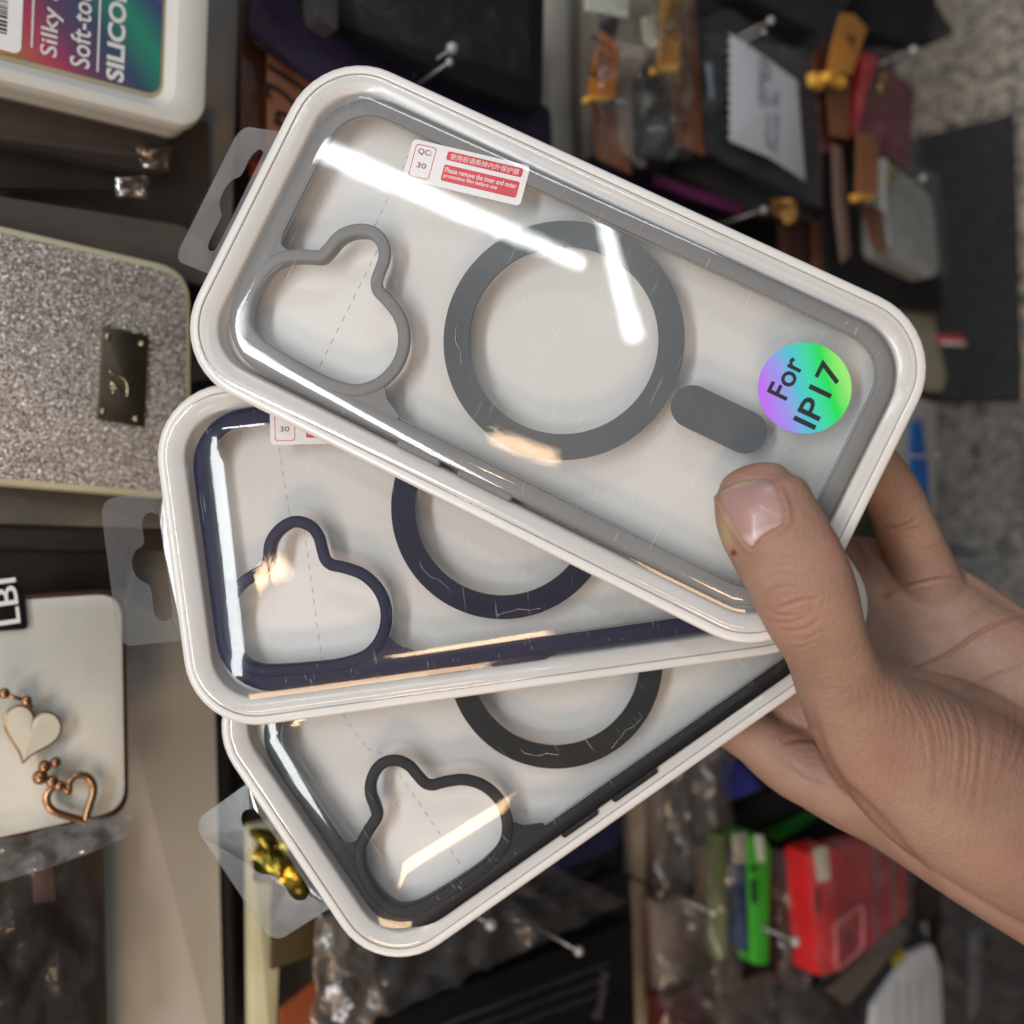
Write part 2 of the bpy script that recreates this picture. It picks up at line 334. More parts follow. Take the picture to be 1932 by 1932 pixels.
def pack(i, word):
    loc, rot = pose(i); hue = ('grey', 'navy blue', 'black')[i]
    where = ('topmost pack of the fan, pressed by the thumb, with a round rainbow sticker',
             'middle pack of the fan, holding the navy framed case', 'lowest pack of the fan, holding the black framed case')[i]
    t = thing('blister_pack', where, 'package', loc, rot, 'clear-lidded white packs fanned out in the hand')
    # tray: outer skirt, rolled rim, inner well
    V, Fc = rr_sweep(HL, HW, RR, [(1.2, -.78), (.35, -.78), (.2, -.74), (.13, -.64), (.10, -.2), (.02, -.12), (0, -.05), (.02, .02), (.08, .052), (.20, .058), (.235, .045), (.245, -.03), (.26, -.03), (.272, .02), (.66, -.0), (.74, -.09), (.78, -.5), (.84, -.56), (1.0, -.57)], cap0=True, cap1=True)
    o = mesh('tray', V, Fc, M_tray, t); smooth_angle(o, 50)
    # card with perforated fold lines
    V, Fc = rr_sweep(HL, HW, RR, [(.86, -.56), (.86, -.53)], cap0=True, cap1=True); cd = mesh('insert_card', V, Fc, M_card, t)
    def dash(L):
        V = []; Fc = []
        for a, b in L: dash1(a, b, V, Fc)
        mesh('fold_line', V, Fc, M_perf, cd)
    def dash1(a, b, V, Fc):
        a, b = np.array(a), np.array(b); L_ = np.linalg.norm(b - a); d = (b - a) / L_; nn = np.array([-d[1], d[0]]) * .008; s = 0
        while s < L_:
            p, q = a + d * s, a + d * min(s + .16, L_); k = len(V)
            V.extend([(p[0] + nn[0], p[1] + nn[1], -.527), (p[0] - nn[0], p[1] - nn[1], -.527), (q[0] - nn[0], q[1] - nn[1], -.527), (q[0] + nn[0], q[1] + nn[1], -.527)]); Fc.append((k, k + 1, k + 2, k + 3)); s += .32
    dash([((-5.55, 3.7), (-5.5, .9)), ((-5.5, .9), (-5.15, .45)), ((-5.15, .45), (-5.15, -3.7))])
    # lid: steep wall rising inside the rim, broad soft shoulder, very slightly domed face
    seedv = Vector((3.1 * i, 1.7, .4))
    if i == 0: prof = [(.24, .075), (.37, .08), (.43, .12), (.47, .17), (.54, .205), (.62, .25), (.72, .31), (.82, .355), (.95, .395), (1.08, .42), (1.22, .434), (1.36, .44), (1.4, .44)]
    else: prof = [(.24, .075), (.37, .08), (.43, .11), (.47, .14), (.54, .165), (.62, .2), (.72, .245), (.85, .295), (1.0, .34), (1.2, .387), (1.4, .421), (1.65, .448), (1.95, .468), (2.3, .48), (2.7, .484), (2.75, .484)]
    rings = []
    for ins, z in prof:
        rings.append([(x, y, z + (.046 * noise.noise(Vector((x * .75, y * .75, 0)) + seedv) if .7 < ins < prof[-2][0] else 0) * math.sin(math.pi * min(1, max(0, (ins - .7) / (prof[-2][0] - .7))))) for x, y in rrect(HL, HW, max(RR, ins + .25 if ins > 1.6 else RR), ins, n=16)])
    V, Fc = sweep(rings, cap1=True); o = mesh('lid', V, Fc, M_lid, t, smooth=True)
    # hang tab with euro slot
    loop = [(-8.62, 2.03)] + [(-10.2 + .45 * math.cos(a), 1.55 + .45 * math.sin(a)) for a in np.radians(np.linspace(95, 180, 7))] + [(-10.2 + .45 * math.cos(a), -1.6 + .45 * math.sin(a)) for a in np.radians(np.linspace(180, 265, 7))] + [(-8.62, -2.07)]
    sl = [(-9.15, 1.45), (-9.33, 1.36), (-9.42, 1.15), (-9.42, .72), (-9.52, .58), (-9.7, .5), (-9.86, .3), (-9.9, .05), (-9.82, -.2), (-9.65, -.36), (-9.5, -.45), (-9.42, -.6), (-9.42, -1.2), (-9.32, -1.42), (-9.12, -1.5), (-8.95, -1.42), (-8.85, -1.2), (-8.85, 1.15), (-8.95, 1.37)]
    sl = [tuple(p) for p in catmull(sl, 3)]
    V, Fc = plate_holes(loop, [sl], -.02, .015)
    ang = (-36, -16, -10)[i]; ca, sa = math.cos(math.radians(ang)), math.sin(math.radians(ang)); W2 = []
    for x, y, z in V:
        dx = -(x + 8.66); s = min(dx / .3, 1) if dx > 0 else 0
        W2.append((-8.66 - dx * (ca * s + 1 - s), y, z + dx * sa * s + .02 * math.sin(y * 2)))
    mesh('hang_tab', W2, Fc, M_tabh if i == 0 else M_tab, t)
    if i == 0:
        c = [(6.06 + 1.1 * math.cos(a), 1.68 + 1.1 * math.sin(a)) for a in np.linspace(0, 2 * math.pi, 72)[:-1]]
        zt = .455
        st = mesh('size_sticker', *plate_holes(c, [], zt, zt + .012), hologram('rainbow_foil'), t)
        for s, size, at in (('For', .72, (5.55, 1.72)), ('IP17', .80, (6.43, 1.68))):
            V, Fc, w_, h_ = text_geo(s, size, bold=.012); k = (1.02 if s == 'For' else 1.62) / w_
            mesh('lettering', place(V, at, math.pi / 2, zt + .016, k, (.52 if s == 'For' else .58) / h_), Fc, M_ink, st)
    # ---------------------------------------------------------------- phone case
    fcol = ((128, 128, 129), (18, 20, 56), (26, 28, 32))[i]; rcol = ((90, 94, 98), (15, 17, 46), (24, 24, 23))[i]
    mf = mat('case_frame_%s' % hue.split()[0], lin(*fcol), .5, spec=.18, var=.04, bump=.05, bs=400); mr = mat('magnet_ring_%s' % hue.split()[0], lin(*rcol), .5, spec=.15, var=.06, bump=.03, bs=200)
    if i == 2: loc = loc + rot @ Vector((0, -.28, 0))
    c = thing('phone_case', '%s framed clear phone case with magnet ring, inside the %s' % (hue, ('top pack under the thumb', 'middle pack', 'lowest pack')[i]), 'phone case', loc, rot, 'clear phone cases inside the packs')
    cc = (.15, .05); hx, hy, r = 7.9, 3.8, 1.55
    V, Fc = rr_sweep(hx, hy, r, [(0, -.48), (0, .12), (.03, .2), (.09, .26), (.17, .285), (.40, .285), (.46, .265), (.48, .22), (.46, .18), (.16, .16), (.14, -.48)], c=cc, closed=True)
    o = mesh('frame', V, Fc, mf, c); smooth_angle(o, 45)
    lip = []   # glossy thin line of the clear panel's edge inside the frame
    inner = rrect(hx, hy, r, .50, c=cc)
    V, Fc = plate_holes(rrect(hx, hy, r, .40, c=cc), [[tuple(p) for p in offset(CUT, .08)]], .15, .22)
    mesh('back_panel', V, Fc, M_back, c)
    V, Fc = sweep([[(x, y, .225) for x, y in inner], [(x, y, .245) for x, y in rrect(hx, hy, r, .515, c=cc)], [(x, y, .225) for x, y in rrect(hx, hy, r, .53, c=cc)]])
    mesh('panel_edge', V, Fc, plain(150, 150, 152, .2), c)
    # raised camera surround following the three-lobed opening, and the filled corner between it and the frame
    rings = [[(p[0], p[1], z) for p in offset(CUT, d)] for d, z in ((.02, -.1), (0, .2), (.01, .27), (.05, .305), (.10, .312), (.25, .312), (.30, .295), (.32, .21))]
    V, Fc = sweep(rings); o = mesh('camera_surround', V, Fc, mf, c, smooth=True)
    band = offset(CUT, .27)
    fil = [(-7.3, -.55), (-6.62, -.62), (-7.0, -.9), (-7.2, -1.4), (-7.3, -2.3), (-7.1, -2.95), (-6.4, -3.2), (-5.0, -3.24), (-4.0, -3.18), (-3.3, -2.9), (-2.9, -3.02), (-2.55, -3.3), (-3.4, -3.5), (-6, -3.55), (-7.1, -3.3), (-7.55, -2.6), (-7.55, -1)]
    fil = ccw([tuple(p) for p in catmull([(-7.32, -.30), (-7.2, -.62), (-6.85, -.72), (-6.9, -1.0), (-7.12, -1.5), (-7.22, -2.3), (-6.95, -2.85), (-6.4, -3.08), (-5.0, -3.14), (-4.2, -3.12), (-3.6, -2.9), (-3.2, -2.72), (-2.98, -2.95), (-2.5, -3.26), (-3.4, -3.42), (-6, -3.45), (-7.05, -3.1), (-7.42, -2.4), (-7.45, -1)], 5)])
    V, Fc = plate_holes([tuple(p) for p in fil], [], .1, .262); mesh('corner_web', V, Fc, mf, c)
    ro, ri = 2.97, 2.34; n = 120
    ring = [[(.3 + q * math.cos(a), .28 + q * math.sin(a), z) for a in np.linspace(0, 2 * math.pi, n + 1)[:-1]] for q, z in ((ro, .11), (ro, .232), (ri, .232), (ri, .11))]
    V, Fc = sweep(ring, closed=True); o = mesh('magnet_ring', V, Fc, mr, c)
    bar = rrect(1.22, .52, .515, 0, c=(4.58, .17)); V, Fc = plate_holes(bar, [], .11, .232); mesh('magnet_bar', V, Fc, mr, c)
    # puckered protective film where it lifts along the ring
    wr = []
    for q in range(5):
        a0 = (math.radians(196 + 27 * q + 9 * i)); rr_ = 2.62 + .09 * (q % 3); wr.append([(.3 + (rr_ + .06 * math.sin(s * 6 + q) + .012 * math.sin(s * 17 + q)) * math.cos(a0 + s * .42), .28 + (rr_ + .06 * math.sin(s * 6 + q) + .012 * math.sin(s * 17 + q)) * math.sin(a0 + s * .42), .25) for s in np.linspace(0, 1, 22)])
    mesh('film_wrinkle', *tubes([wr[0], wr[2]] if i else wr[:1], .0075, 5), mat('film_pucker', (.5, .5, .52, 1), .12, .6, var=.02), c, smooth=True, kind='stuff')
    # side buttons
    for x0, x1 in ((-2.3, -1.1), (-.6, .9)):
        V, Fc = rr_sweep((x1 - x0) / 2, .09, .08, [(0, -.2), (0, .12), (.03, .16)], c=((x0 + x1) / 2, -3.79), cap0=True, cap1=True); mesh('button', V, Fc, mf, c)
    # quality-control label on the panel
    at, an = ((-3.74, 3.0), math.radians(11.5)) if i == 0 else ((-4.0, 3.1), math.radians(-6.5)) if i == 1 else ((-3.9, 3.05), math.radians(4))
    def lp(hx_, hy_, r_, dx=0, dy=0, n=5): return [tuple(p[:2]) for p in place([(x, y, 0) for x, y in rrect(hx_, hy_, r_, 0, n=n, c=(dx, dy))], at, an)]
    lb = mesh('quality_label', *plate_holes(lp(1.53, .52, .12), [], .290, .298), M_white, c)
    V, Fc = plate_holes(lp(.27, .42, .08, -1.14, 0), [lp(.25, .40, .07, -1.14, 0)], .298, .302); mesh('printed_outline', V, Fc, M_red, lb)
    for (hx_, hy_, dx, dy) in ((.98, .115, .40, .30), (.98, .21, .40, -.14)):
        V, Fc = plate_holes(lp(hx_, hy_, .05, dx, dy), [], .298, .301); mesh('printed_bar', V, Fc, M_red, lb)
    def tx(s, dx, dy, wd, ht, m, bold=.0, h=None):
        V, Fc, w_, h_ = text_geo(s, .2, bold=bold)
        p = place([(dx, dy, 0)], at, an)[0]; kx = wd / max(w_, 1e-6); ky = ht / max(h_, 1e-6)
        mesh('lettering', place(V, p, an, .305, kx, ky), Fc, m, lb)
    tx('使用前请撕掉内外保护膜', .40, .30, 1.78, .155, M_white, 0)
    tx('Please remove the inner and outer', .40, -.055, 1.85, .13, M_white, .002)
    tx('protective film before use', .17, -.215, 1.38, .13, M_white, .002)
    tx('QC:', -1.14, .24, .36, .17, M_dred, .003); tx('30', -1.14, -.10, .25, .14, M_dred, .003)
    return t
PACKS = [pack(i, '') for i in range(3)]
# ------------------------------------------------------------------ the hand
def limb(secs, n=28, sub=5):
    """secs: (u, v, z, half width in picture units, half thickness cm[, roll deg]) -> closed tapered volume"""
    A = [tuple(s) + ((0,) if len(s) == 5 else ()) for s in secs]
    A = catmull(A, sub, closed=False); C = [P(a[0], a[1], a[2]) for a in A]; m = len(C); rings = []
    for i, a in enumerate(A):
        t = (C[min(i + 1, m - 1)] - C[max(i - 1, 0)]).normalized(); view = (Vector((0, 0, CD)) - C[i]).normalized()
        x = t.cross(view).normalized(); y = x.cross(t).normalized()
        q = Matrix.Rotation(math.radians(a[5]), 3, t); x = q @ x; y = q @ y
        hw = a[3] * (CD - a[2]) / CD / PX; ht = a[4]
        rings.append((C[i], t, x, y, hw, ht))
    out = []
    def ring(c, x, y, hw, ht):
        r = []
        for j in range(n):
            th = 2 * math.pi * j / n; cx, sy = math.cos(th), math.sin(th); e = .88
            r.append(c + x * hw * math.copysign(abs(cx) ** e, cx) + y * ht * math.copysign(abs(sy) ** e, sy))
        return r
    c, t, x, y, hw, ht = rings[0]; L0 = min(hw, ht)
    for f in (.18, .5, .8): out.append(ring(c - t * L0 * math.sqrt(max(0, 1 - f * f)), x, y, hw * f, ht * f))
    for c, t, x, y, hw, ht in rings: out.append(ring(c, x, y, hw, ht))
    c, t, x, y, hw, ht = rings[-1]; L0 = min(hw, ht)
    for f in (.8, .5, .18): out.append(ring(c + t * L0 * math.sqrt(max(0, 1 - f * f)), x, y, hw * f, ht * f))
    return sweep(out, cap0=True, cap1=True)
thumb = limb([(1424, 914, 1.95, 72, .50), (1428, 928, 1.99, 84, .62), (1437, 950, 2.04, 92, .72), (1450, 984, 2.10, 96, .80), (1466, 1014, 2.13, 97, .84), (1494, 1064, 2.12, 98, .86), (1515, 1111, 2.0, 97, .88),
              (1533, 1158, 1.74, 91, .86), (1560, 1222, 1.25, 80, .85), (1590, 1290, .6, 88, .98), (1640, 1358, -.1, 112, 1.2), (1715, 1420, -.8, 142, 1.5), (1800, 1480, -1.4, 158, 1.8), (1900, 1540, -2., 160, 2.0), (2060, 1625, -2.6, 165, 2.0)])
web = limb([(1570, 1290, -1.6, 60, .9), (1660, 1360, -2.2, 120, 1.2), (1760, 1420, -2.6, 150, 1.3), (1900, 1500, -3.0, 170, 1.3)])
palm = limb([(1480, 1215, -5.0, 225, .85), (1590, 1262, -4.7, 262, 1.05), (1700, 1320, -4.3, 272, 1.2), (1795, 1378, -4.0, 266, 1.4), (1900, 1450, -3.8, 258, 1.6), (2060, 1560, -3.8, 235, 1.8), (2240, 1680, -3.9, 220, 1.9)])
ridge = limb([(1420, 1385, -4.4, 52, .8), (1500, 1440, -4.2, 66, 1.0), (1600, 1480, -3.9, 76, 1.2), (1720, 1545, -3.6, 84, 1.4), (1860, 1630, -3.5, 92, 1.5), (2020, 1720, -3.6, 100, 1.5)])
hypo = limb([(1762, 1145, -4.3, 78, .95), (1840, 1215, -4.0, 95, 1.2), (1940, 1300, -3.7, 120, 1.5), (2080, 1400, -3.7, 140, 1.6)])
index = limb([(1430, 1390, -4.4, 55, .8), (1330, 1325, -4.6, 52, .78), (1220, 1245, -4.9, 50, .74), (1110, 1165, -5.0, 46, .66), (1030, 1105, -4.9, 40, .56)])
middle = limb([(1500, 1290, -4.9, 56, .85), (1370, 1190, -5.0, 54, .8), (1240, 1100, -4.8, 50, .74), (1120, 1020, -4.5, 46, .66), (1040, 965, -4.3, 40, .56)])
ringf = limb([(1655, 1175, -4.9, 52, .8), (1590, 1075, -4.8, 54, .78), (1490, 985, -4.4, 50, .74), (1380, 900, -3.9, 46, .68), (1290, 840, -3.6, 40, .56)])
pinky = limb([(1765, 1135, -4.2, 64, .85), (1738, 1062, -3.9, 58, .80), (1710, 1000, -3.5, 57, .76), (1680, 930, -3.0, 54, .72), (1630, 862, -2.5, 50, .68), (1560, 800, -2.2, 46, .62), (1500, 760, -2.0, 40, .52)])
V, Fc = merge(thumb, web, palm, ridge, hypo, index, middle, ringf, pinky)
tmp = mesh('tmp', V, Fc, M_card); tmp.location = (0, 0, 0)
for v, q in zip(tmp.data.vertices, V): v.co = Vector(q)
rm = tmp.modifiers.new('r', 'REMESH'); rm.mode = 'VOXEL'; rm.voxel_size = .06
sm = tmp.modifiers.new('s', 'SMOOTH'); sm.iterations = 14; sm.factor = .5
dg = bpy.context.evaluated_depsgraph_get(); dg.update(); em = tmp.evaluated_get(dg).to_mesh()
nv = len(em.vertices); co = np.empty(nv * 3); em.vertices.foreach_get('co', co); co = co.reshape(-1, 3); no = np.empty(nv * 3); em.vertices.foreach_get('normal', no); no = no.reshape(-1, 3)
HF = [tuple(p.vertices) for p in em.polygons]
tmp.evaluated_get(dg).to_mesh_clear(); bpy.data.objects.remove(tmp)
tocam = np.array([0, 0, CD]) - co; tocam /= np.linalg.norm(tocam, axis=1)[:, None]
front = (np.sum(tocam * no, 1) > .05)
U_ = 966 + co[:, 0] * CD / (CD - co[:, 2]) * PX; V_ = 966 - co[:, 1] * CD / (CD - co[:, 2]) * PX
disp = np.zeros(nv); red = np.zeros(nv)
def seg_d(poly):
    poly = np.array([tuple(p) for p in catmull(poly, 5, closed=False)]); best = np.full(nv, 1e9); par = np.zeros(nv)
    bb = (U_ > poly[:, 0].min() - 25) & (U_ < poly[:, 0].max() + 25) & (V_ > poly[:, 1].min() - 25) & (V_ < poly[:, 1].max() + 25) & front
    ix = np.nonzero(bb)[0]; Q = np.stack([U_[ix], V_[ix]], 1); b = np.full(len(ix), 1e9); pr = np.zeros(len(ix)); m = len(poly) - 1
    for i in range(m):
        a = poly[i]; d = poly[i + 1] - a; t = np.clip(((Q - a) @ d) / (d @ d), 0, 1); e = np.linalg.norm(Q - a - t[:, None] * d, axis=1)
        k = e < b; b[k] = e[k]; pr[k] = (i + t[k]) / m
    best[ix] = b; par[ix] = pr; return best, par
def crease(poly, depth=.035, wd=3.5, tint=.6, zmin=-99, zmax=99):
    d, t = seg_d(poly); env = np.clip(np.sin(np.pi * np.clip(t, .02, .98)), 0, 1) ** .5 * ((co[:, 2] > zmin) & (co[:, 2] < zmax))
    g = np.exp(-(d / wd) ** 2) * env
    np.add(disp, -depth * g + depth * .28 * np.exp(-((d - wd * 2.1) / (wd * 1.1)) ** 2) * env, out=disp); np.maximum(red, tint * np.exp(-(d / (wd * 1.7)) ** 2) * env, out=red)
k7 = lambda L: [(1279.9 + .2592 * a, 834.7 + .2592 * b) for a, b in L]
k3 = lambda L: [(1113 + .424 * a, 1224.3 + .424 * b) for a, b in L]
k4 = lambda L: [(1224.3 + .3664 * a, 779.1 + .3664 * b) for a, b in L]
Z1 = dict(zmin=-.6)
for L, d_, w_, c_ in (([(690, 1212), (790, 1186), (900, 1150), (1035, 1132)], .055, 3.4, .55), ([(600, 1145), (660, 1080), (760, 1048), (880, 1052), (950, 1095)], .022, 3, .5), ([(700, 1150), (800, 1110), (880, 1095), (960, 1110)], .016, 2.6, .4),
        ([(620, 1190), (700, 1240), (820, 1262), (940, 1225)], .02, 3, .5), ([(650, 1290), (780, 1310), (900, 1280), (1000, 1200)], .02, 3, .45), ([(735, 1362), (840, 1370), (950, 1342), (1040, 1275)], .026, 3, .5),
        ([(790, 1430), (880, 1440), (980, 1410), (1060, 1350)], .014, 3, .3), ([(800, 1500), (900, 1490), (1000, 1440)], .02, 3, .35), ([(560, 1060), (640, 980), (760, 950), (900, 960), (1000, 1020)], .012, 2.8, .3),
        ([(560, 1000), (660, 915), (800, 885), (950, 910), (1050, 990)], .010, 2.8, .25), ([(560, 930), (680, 850), (820, 830), (970, 860)], .009, 2.6, .2), ([(1000, 1000), (1060, 1080), (1050, 1200), (990, 1300)], .010, 2.6, .25)):
    crease(k7(L), d_, w_, c_, **Z1)
# wrinkles fanning over the thumb's base
for i in range(17):
    x0 = 1395 + i * 34 + random.uniform(-14, 14); y0 = 205 - 20 * math.sin(i * .5) + i * 2; bend = (i - 5) * 9
    L = [(x0, y0 + 10 + random.uniform(-15, 15)), (x0 + 50 - bend * .5, y0 + 130), (x0 + 62 - bend, y0 + 270 + random.uniform(-30, 30)), (x0 + 40 - bend * 1.2, y0 + 400 + random.uniform(-60, 120))]
    crease(k3(L), random.uniform(.006, .024), random.uniform(2.4, 4.4), random.uniform(.15, .5), zmin=-2.6)
for i in range(9):
    x0 = 1100 + i * 40; crease(k3([(x0, 60 + i * 22), (x0 + 26, 150 + i * 22), (x0 + 24, 230 + i * 24)]), .008, 3.2, .15, **Z1)
# fold between thenar and the index side
crease(k3([(985, 250), (1020, 380), (1060, 490), (1120, 590), (1230, 690), (1360, 830), (1470, 960), (1560, 1070)]), .05, 7, .5)
crease(k3([(870, 420), (930, 400), (1010, 405)]), .05, 5, .5); crease(k3([(880, 500), (960, 560), (1060, 600)]), .02, 6, .3); crease(k3([(900, 330), (960, 350), (1000, 330)]), .03, 4, .4)
# palm lines
for L, d_, w_, c_ in (([(1932, 1030), (1800, 1080), (1690, 1140), (1590, 1210), (1500, 1268), (1340, 1335)], .07, 3.8, .5), ([(1960, 1290), (1800, 1350), (1690, 1400), (1590, 1450)], .04, 3.6, .3), ([(1270, 905), (1380, 880), (1480, 858), (1600, 842)], .06, 3.2, .55),
        ([(1270, 905), (1240, 930), (1215, 960)], .05, 4, .6), ([(1190, 588), (1260, 592), (1340, 570), (1390, 530)], .03, 3.2, .6), ([(1260, 610), (1340, 600), (1430, 570)], .02, 3, .4), ([(1640, 1070), (1740, 990), (1800, 960)], .02, 4, .35),
        ([(1420, 1120), (1560, 1090), (1700, 1100)], .015, 5, .25), ([(1500, 1010), (1560, 1100), (1600, 1180)], .012, 4, .2), ([(1400, 700), (1460, 690), (1530, 660)], .012, 3, .3), ([(1330, 470), (1380, 440), (1420, 400)], .015, 3, .3)):
    crease(k4(L), d_, w_, c_, zmax=-1.2)
# nail bed hollow and cuticle fold
NP = k7([(300, 400), (318, 350), (390, 308), (480, 284), (560, 270), (640, 268), (690, 300), (725, 370), (755, 440), (775, 510), (770, 570), (725, 612), (650, 650), (590, 700), (545, 752), (510, 748), (460, 690), (400, 600), (345, 500)])
NPa = ccw([tuple(p) for p in catmull(NP, 4)]); nc = NPa.mean(0)
ang = np.arctan2(V_ - nc[1], U_ - nc[0]); na = np.arctan2(NPa[:, 1] - nc[1], NPa[:, 0] - nc[0]); nr = np.linalg.norm(NPa - nc, axis=1); o_ = np.argsort(na)
R_ = np.hypot(U_ - nc[0], V_ - nc[1]) / np.interp(ang, na[o_], nr[o_], period=2 * math.pi)
th_ = front & (co[:, 2] > .8) & (R_ < 1.8)
disp[th_] += np.where(R_[th_] < 1, -.03 * np.clip((1 - R_[th_]) * 6, 0, 1), 0) + .04 * np.exp(-((R_[th_] - 1.13) / .08) ** 2) * (V_[th_] > 925) - .045 * np.exp(-((R_[th_] - 1.03) / .03) ** 2)
red[th_] = np.maximum(red[th_], .35 * np.exp(-((R_[th_] - 1.12) / .2) ** 2))
red = np.maximum(red, .55 * np.exp(-(((U_ - 1432) / 22) ** 2 + ((V_ - 1047) / 16) ** 2)) * (co[:, 2] > .8))
red = np.maximum(red, .35 * np.exp(-(((U_ - 1500) / 50) ** 2 + ((V_ - 1130) / 36) ** 2)) * (co[:, 2] > .3)); red = np.maximum(red, .4 * np.exp(-(((U_ - 1425) / 60) ** 2 + ((V_ - 893) / 16) ** 2)) * (co[:, 2] > .8))
red = np.maximum(red, .3 * np.exp(-(((U_ - 1500) / 60) ** 2 + ((V_ - 1380) / 50) ** 2)) * (co[:, 2] < -1))
yel = .55 * np.exp(-(((U_ - 1368) / 14) ** 2 + ((V_ - 1010) / 45) ** 2)) * (co[:, 2] > .8)
scab = np.clip(1.6 * np.exp(-(((U_ - 1384) / 5) ** 2 + ((V_ - 1043) / 5) ** 2)), 0, 1) * (co[:, 2] > .6)
co2 = co + no * disp[:, None]
M_skin = mat('skin', (.35, .213, .155, 1), .5, var=.10, vs=55, bump=.36, bs=650, sub=.22, spec=.42); N = M_skin.node_tree.nodes; L = M_skin.node_tree.links; b = N['Principled BSDF']
at = N.new('ShaderNodeAttribute'); at.attribute_name = 'flush'; sp = N.new('ShaderNodeSeparateColor'); L.new(at.outputs['Color'], sp.inputs[0])
prev = b.inputs['Base Color'].links[0].from_socket
n3 = N.new('ShaderNodeTexNoise'); n3.inputs['Scale'].default_value = 38; n3.inputs['Detail'].default_value = 6; tc = N['Texture Coordinate']; L.new(tc.outputs['Object'], n3.inputs[0])
mr = N.new('ShaderNodeMapRange'); mr.inputs[1].default_value = .48; mr.inputs[2].default_value = .72; mr.inputs[4].default_value = .65; L.new(n3.outputs[0], mr.inputs[0])
def mixin(prev, fac, col):
    q = N.new('ShaderNodeMix'); q.data_type = 'RGBA'; L.new(fac, q.inputs[0]); L.new(prev, q.inputs[6]); q.inputs[7].default_value = col; return q.outputs[2]
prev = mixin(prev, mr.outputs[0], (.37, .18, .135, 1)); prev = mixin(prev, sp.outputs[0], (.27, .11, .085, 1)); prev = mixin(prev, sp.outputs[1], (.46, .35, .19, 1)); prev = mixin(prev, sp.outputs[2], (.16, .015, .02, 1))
L.new(prev, b.inputs['Base Color'])
vn = N.new('ShaderNodeTexVoronoi'); vn.feature = 'DISTANCE_TO_EDGE'; vn.inputs['Scale'].default_value = 1100; L.new(tc.outputs['Object'], vn.inputs[0])
bp2 = N.new('ShaderNodeBump'); bp2.inputs['Strength'].default_value = .18; bp2.inputs['Distance'].default_value = .0005; L.new(vn.outputs['Distance'], bp2.inputs['Height'])
old = b.inputs['Normal'].links[0].from_node; L.new(old.outputs[0], bp2.inputs['Normal']); L.new(bp2.outputs[0], b.inputs['Normal'])
red = np.maximum(red, .28 * np.clip((co[:, 0] - 9.3) / -1, 0, 1) * 0)
hand = mesh('hand', [tuple(q) for q in co2], HF, M_skin, smooth=True, label='bare left hand pinching the fanned packs, thumb with bitten-looking nail on top, palm behind', cat='hand')
ca = hand.data.color_attributes.new('flush', 'FLOAT_COLOR', 'POINT'); arr = np.stack([np.clip(red, 0, 1), np.clip(yel, 0, 1), scab, np.ones(nv)], 1).astype(np.float32); ca.data.foreach_set('color', arr.ravel())
# nail plate
bvh = BVHTree.FromPolygons([Vector(q) for q in co2], HF)
def on_skin(u, v):
    o = Vector((0, 0, CD)); d = (P(u, v, 0) - o).normalized(); h = bvh.ray_cast(o, d)
    if h[0] is None or h[0].z < .6: h = bvh.find_nearest(P(u, v, 1.6))
    return h[0], h[1]
Vn = []; Fn = []; cols = []; m = len(NPa); RN = 12
# flat least-squares base with the plate's own transverse curve
nax = np.array([-.30, -.954]); nax /= np.linalg.norm(nax); npx = np.array([-nax[1], nax[0]])
for i in range(RN + 1):
    for j in range(m):
        r_ = i / RN * .985; q = nc + (NPa[j] - nc) * r_; h, nn = on_skin(q[0], q[1]); lift = .022 + .05 * math.sqrt(max(0, 1 - r_ ** 2)) if i < RN else .0
        Vn.append(h + nn * lift)
        s = ((q - nc) @ nax); cols.append((np.clip((s - 46) / 10, 0, 1) , np.clip((-s - 34 - .0 * abs((q - nc) @ npx)) / 14, 0, 1), np.clip((r_ - .93) / .05, 0, 1) * .6, 1))
for i in range(RN):
    for j in range(m):
        k = (j + 1) % m; f = (i * m + j, i * m + k, (i + 1) * m + k, (i + 1) * m + j); Fn.append(f if True else f)
M_nail = mat('nail', (.37, .215, .20, 1), .33, var=.06, vs=60, bump=.12, bs=160, sub=.15, clear=.12, stretch=(1, 1, 1)); N = M_nail.node_tree.nodes; L = M_nail.node_tree.links; b = N['Principled BSDF']
at = N.new('ShaderNodeAttribute'); at.attribute_name = 'nailmark'; sp = N.new('ShaderNodeSeparateColor'); L.new(at.outputs['Color'], sp.inputs[0]); prev = b.inputs['Base Color'].links[0].from_socket
prev = mixin(prev, sp.outputs[0], (.50, .42, .27, 1)); prev = mixin(prev, sp.outputs[1], (.50, .37, .35, 1)); prev = mixin(prev, sp.outputs[2], (.44, .33, .25, 1)); L.new(prev, b.inputs['Base Color'])
nail = mesh('nail', Vn, Fn, M_nail, hand, smooth=True); ca = nail.data.color_attributes.new('nailmark', 'FLOAT_COLOR', 'POINT'); ca.data.foreach_set('color', np.array(cols, np.float32).ravel())
bm = bmesh.new(); bm.from_mesh(nail.data); bmesh.ops.recalc_face_normals(bm, faces=bm.faces); 
if sum((f.normal.z for f in bm.faces)) < 0: bmesh.ops.reverse_faces(bm, faces=bm.faces)
bm.to_mesh(nail.data); bm.free()

# ------------------------------------------------------------------ the shop rack behind
def drk(n, c, **k): return mat(n, lin(*c), k.pop('rough', .45), k.pop('metal', 0), spec=.22, var=k.pop('var', .18), vs=k.pop('vs', 22), **k)
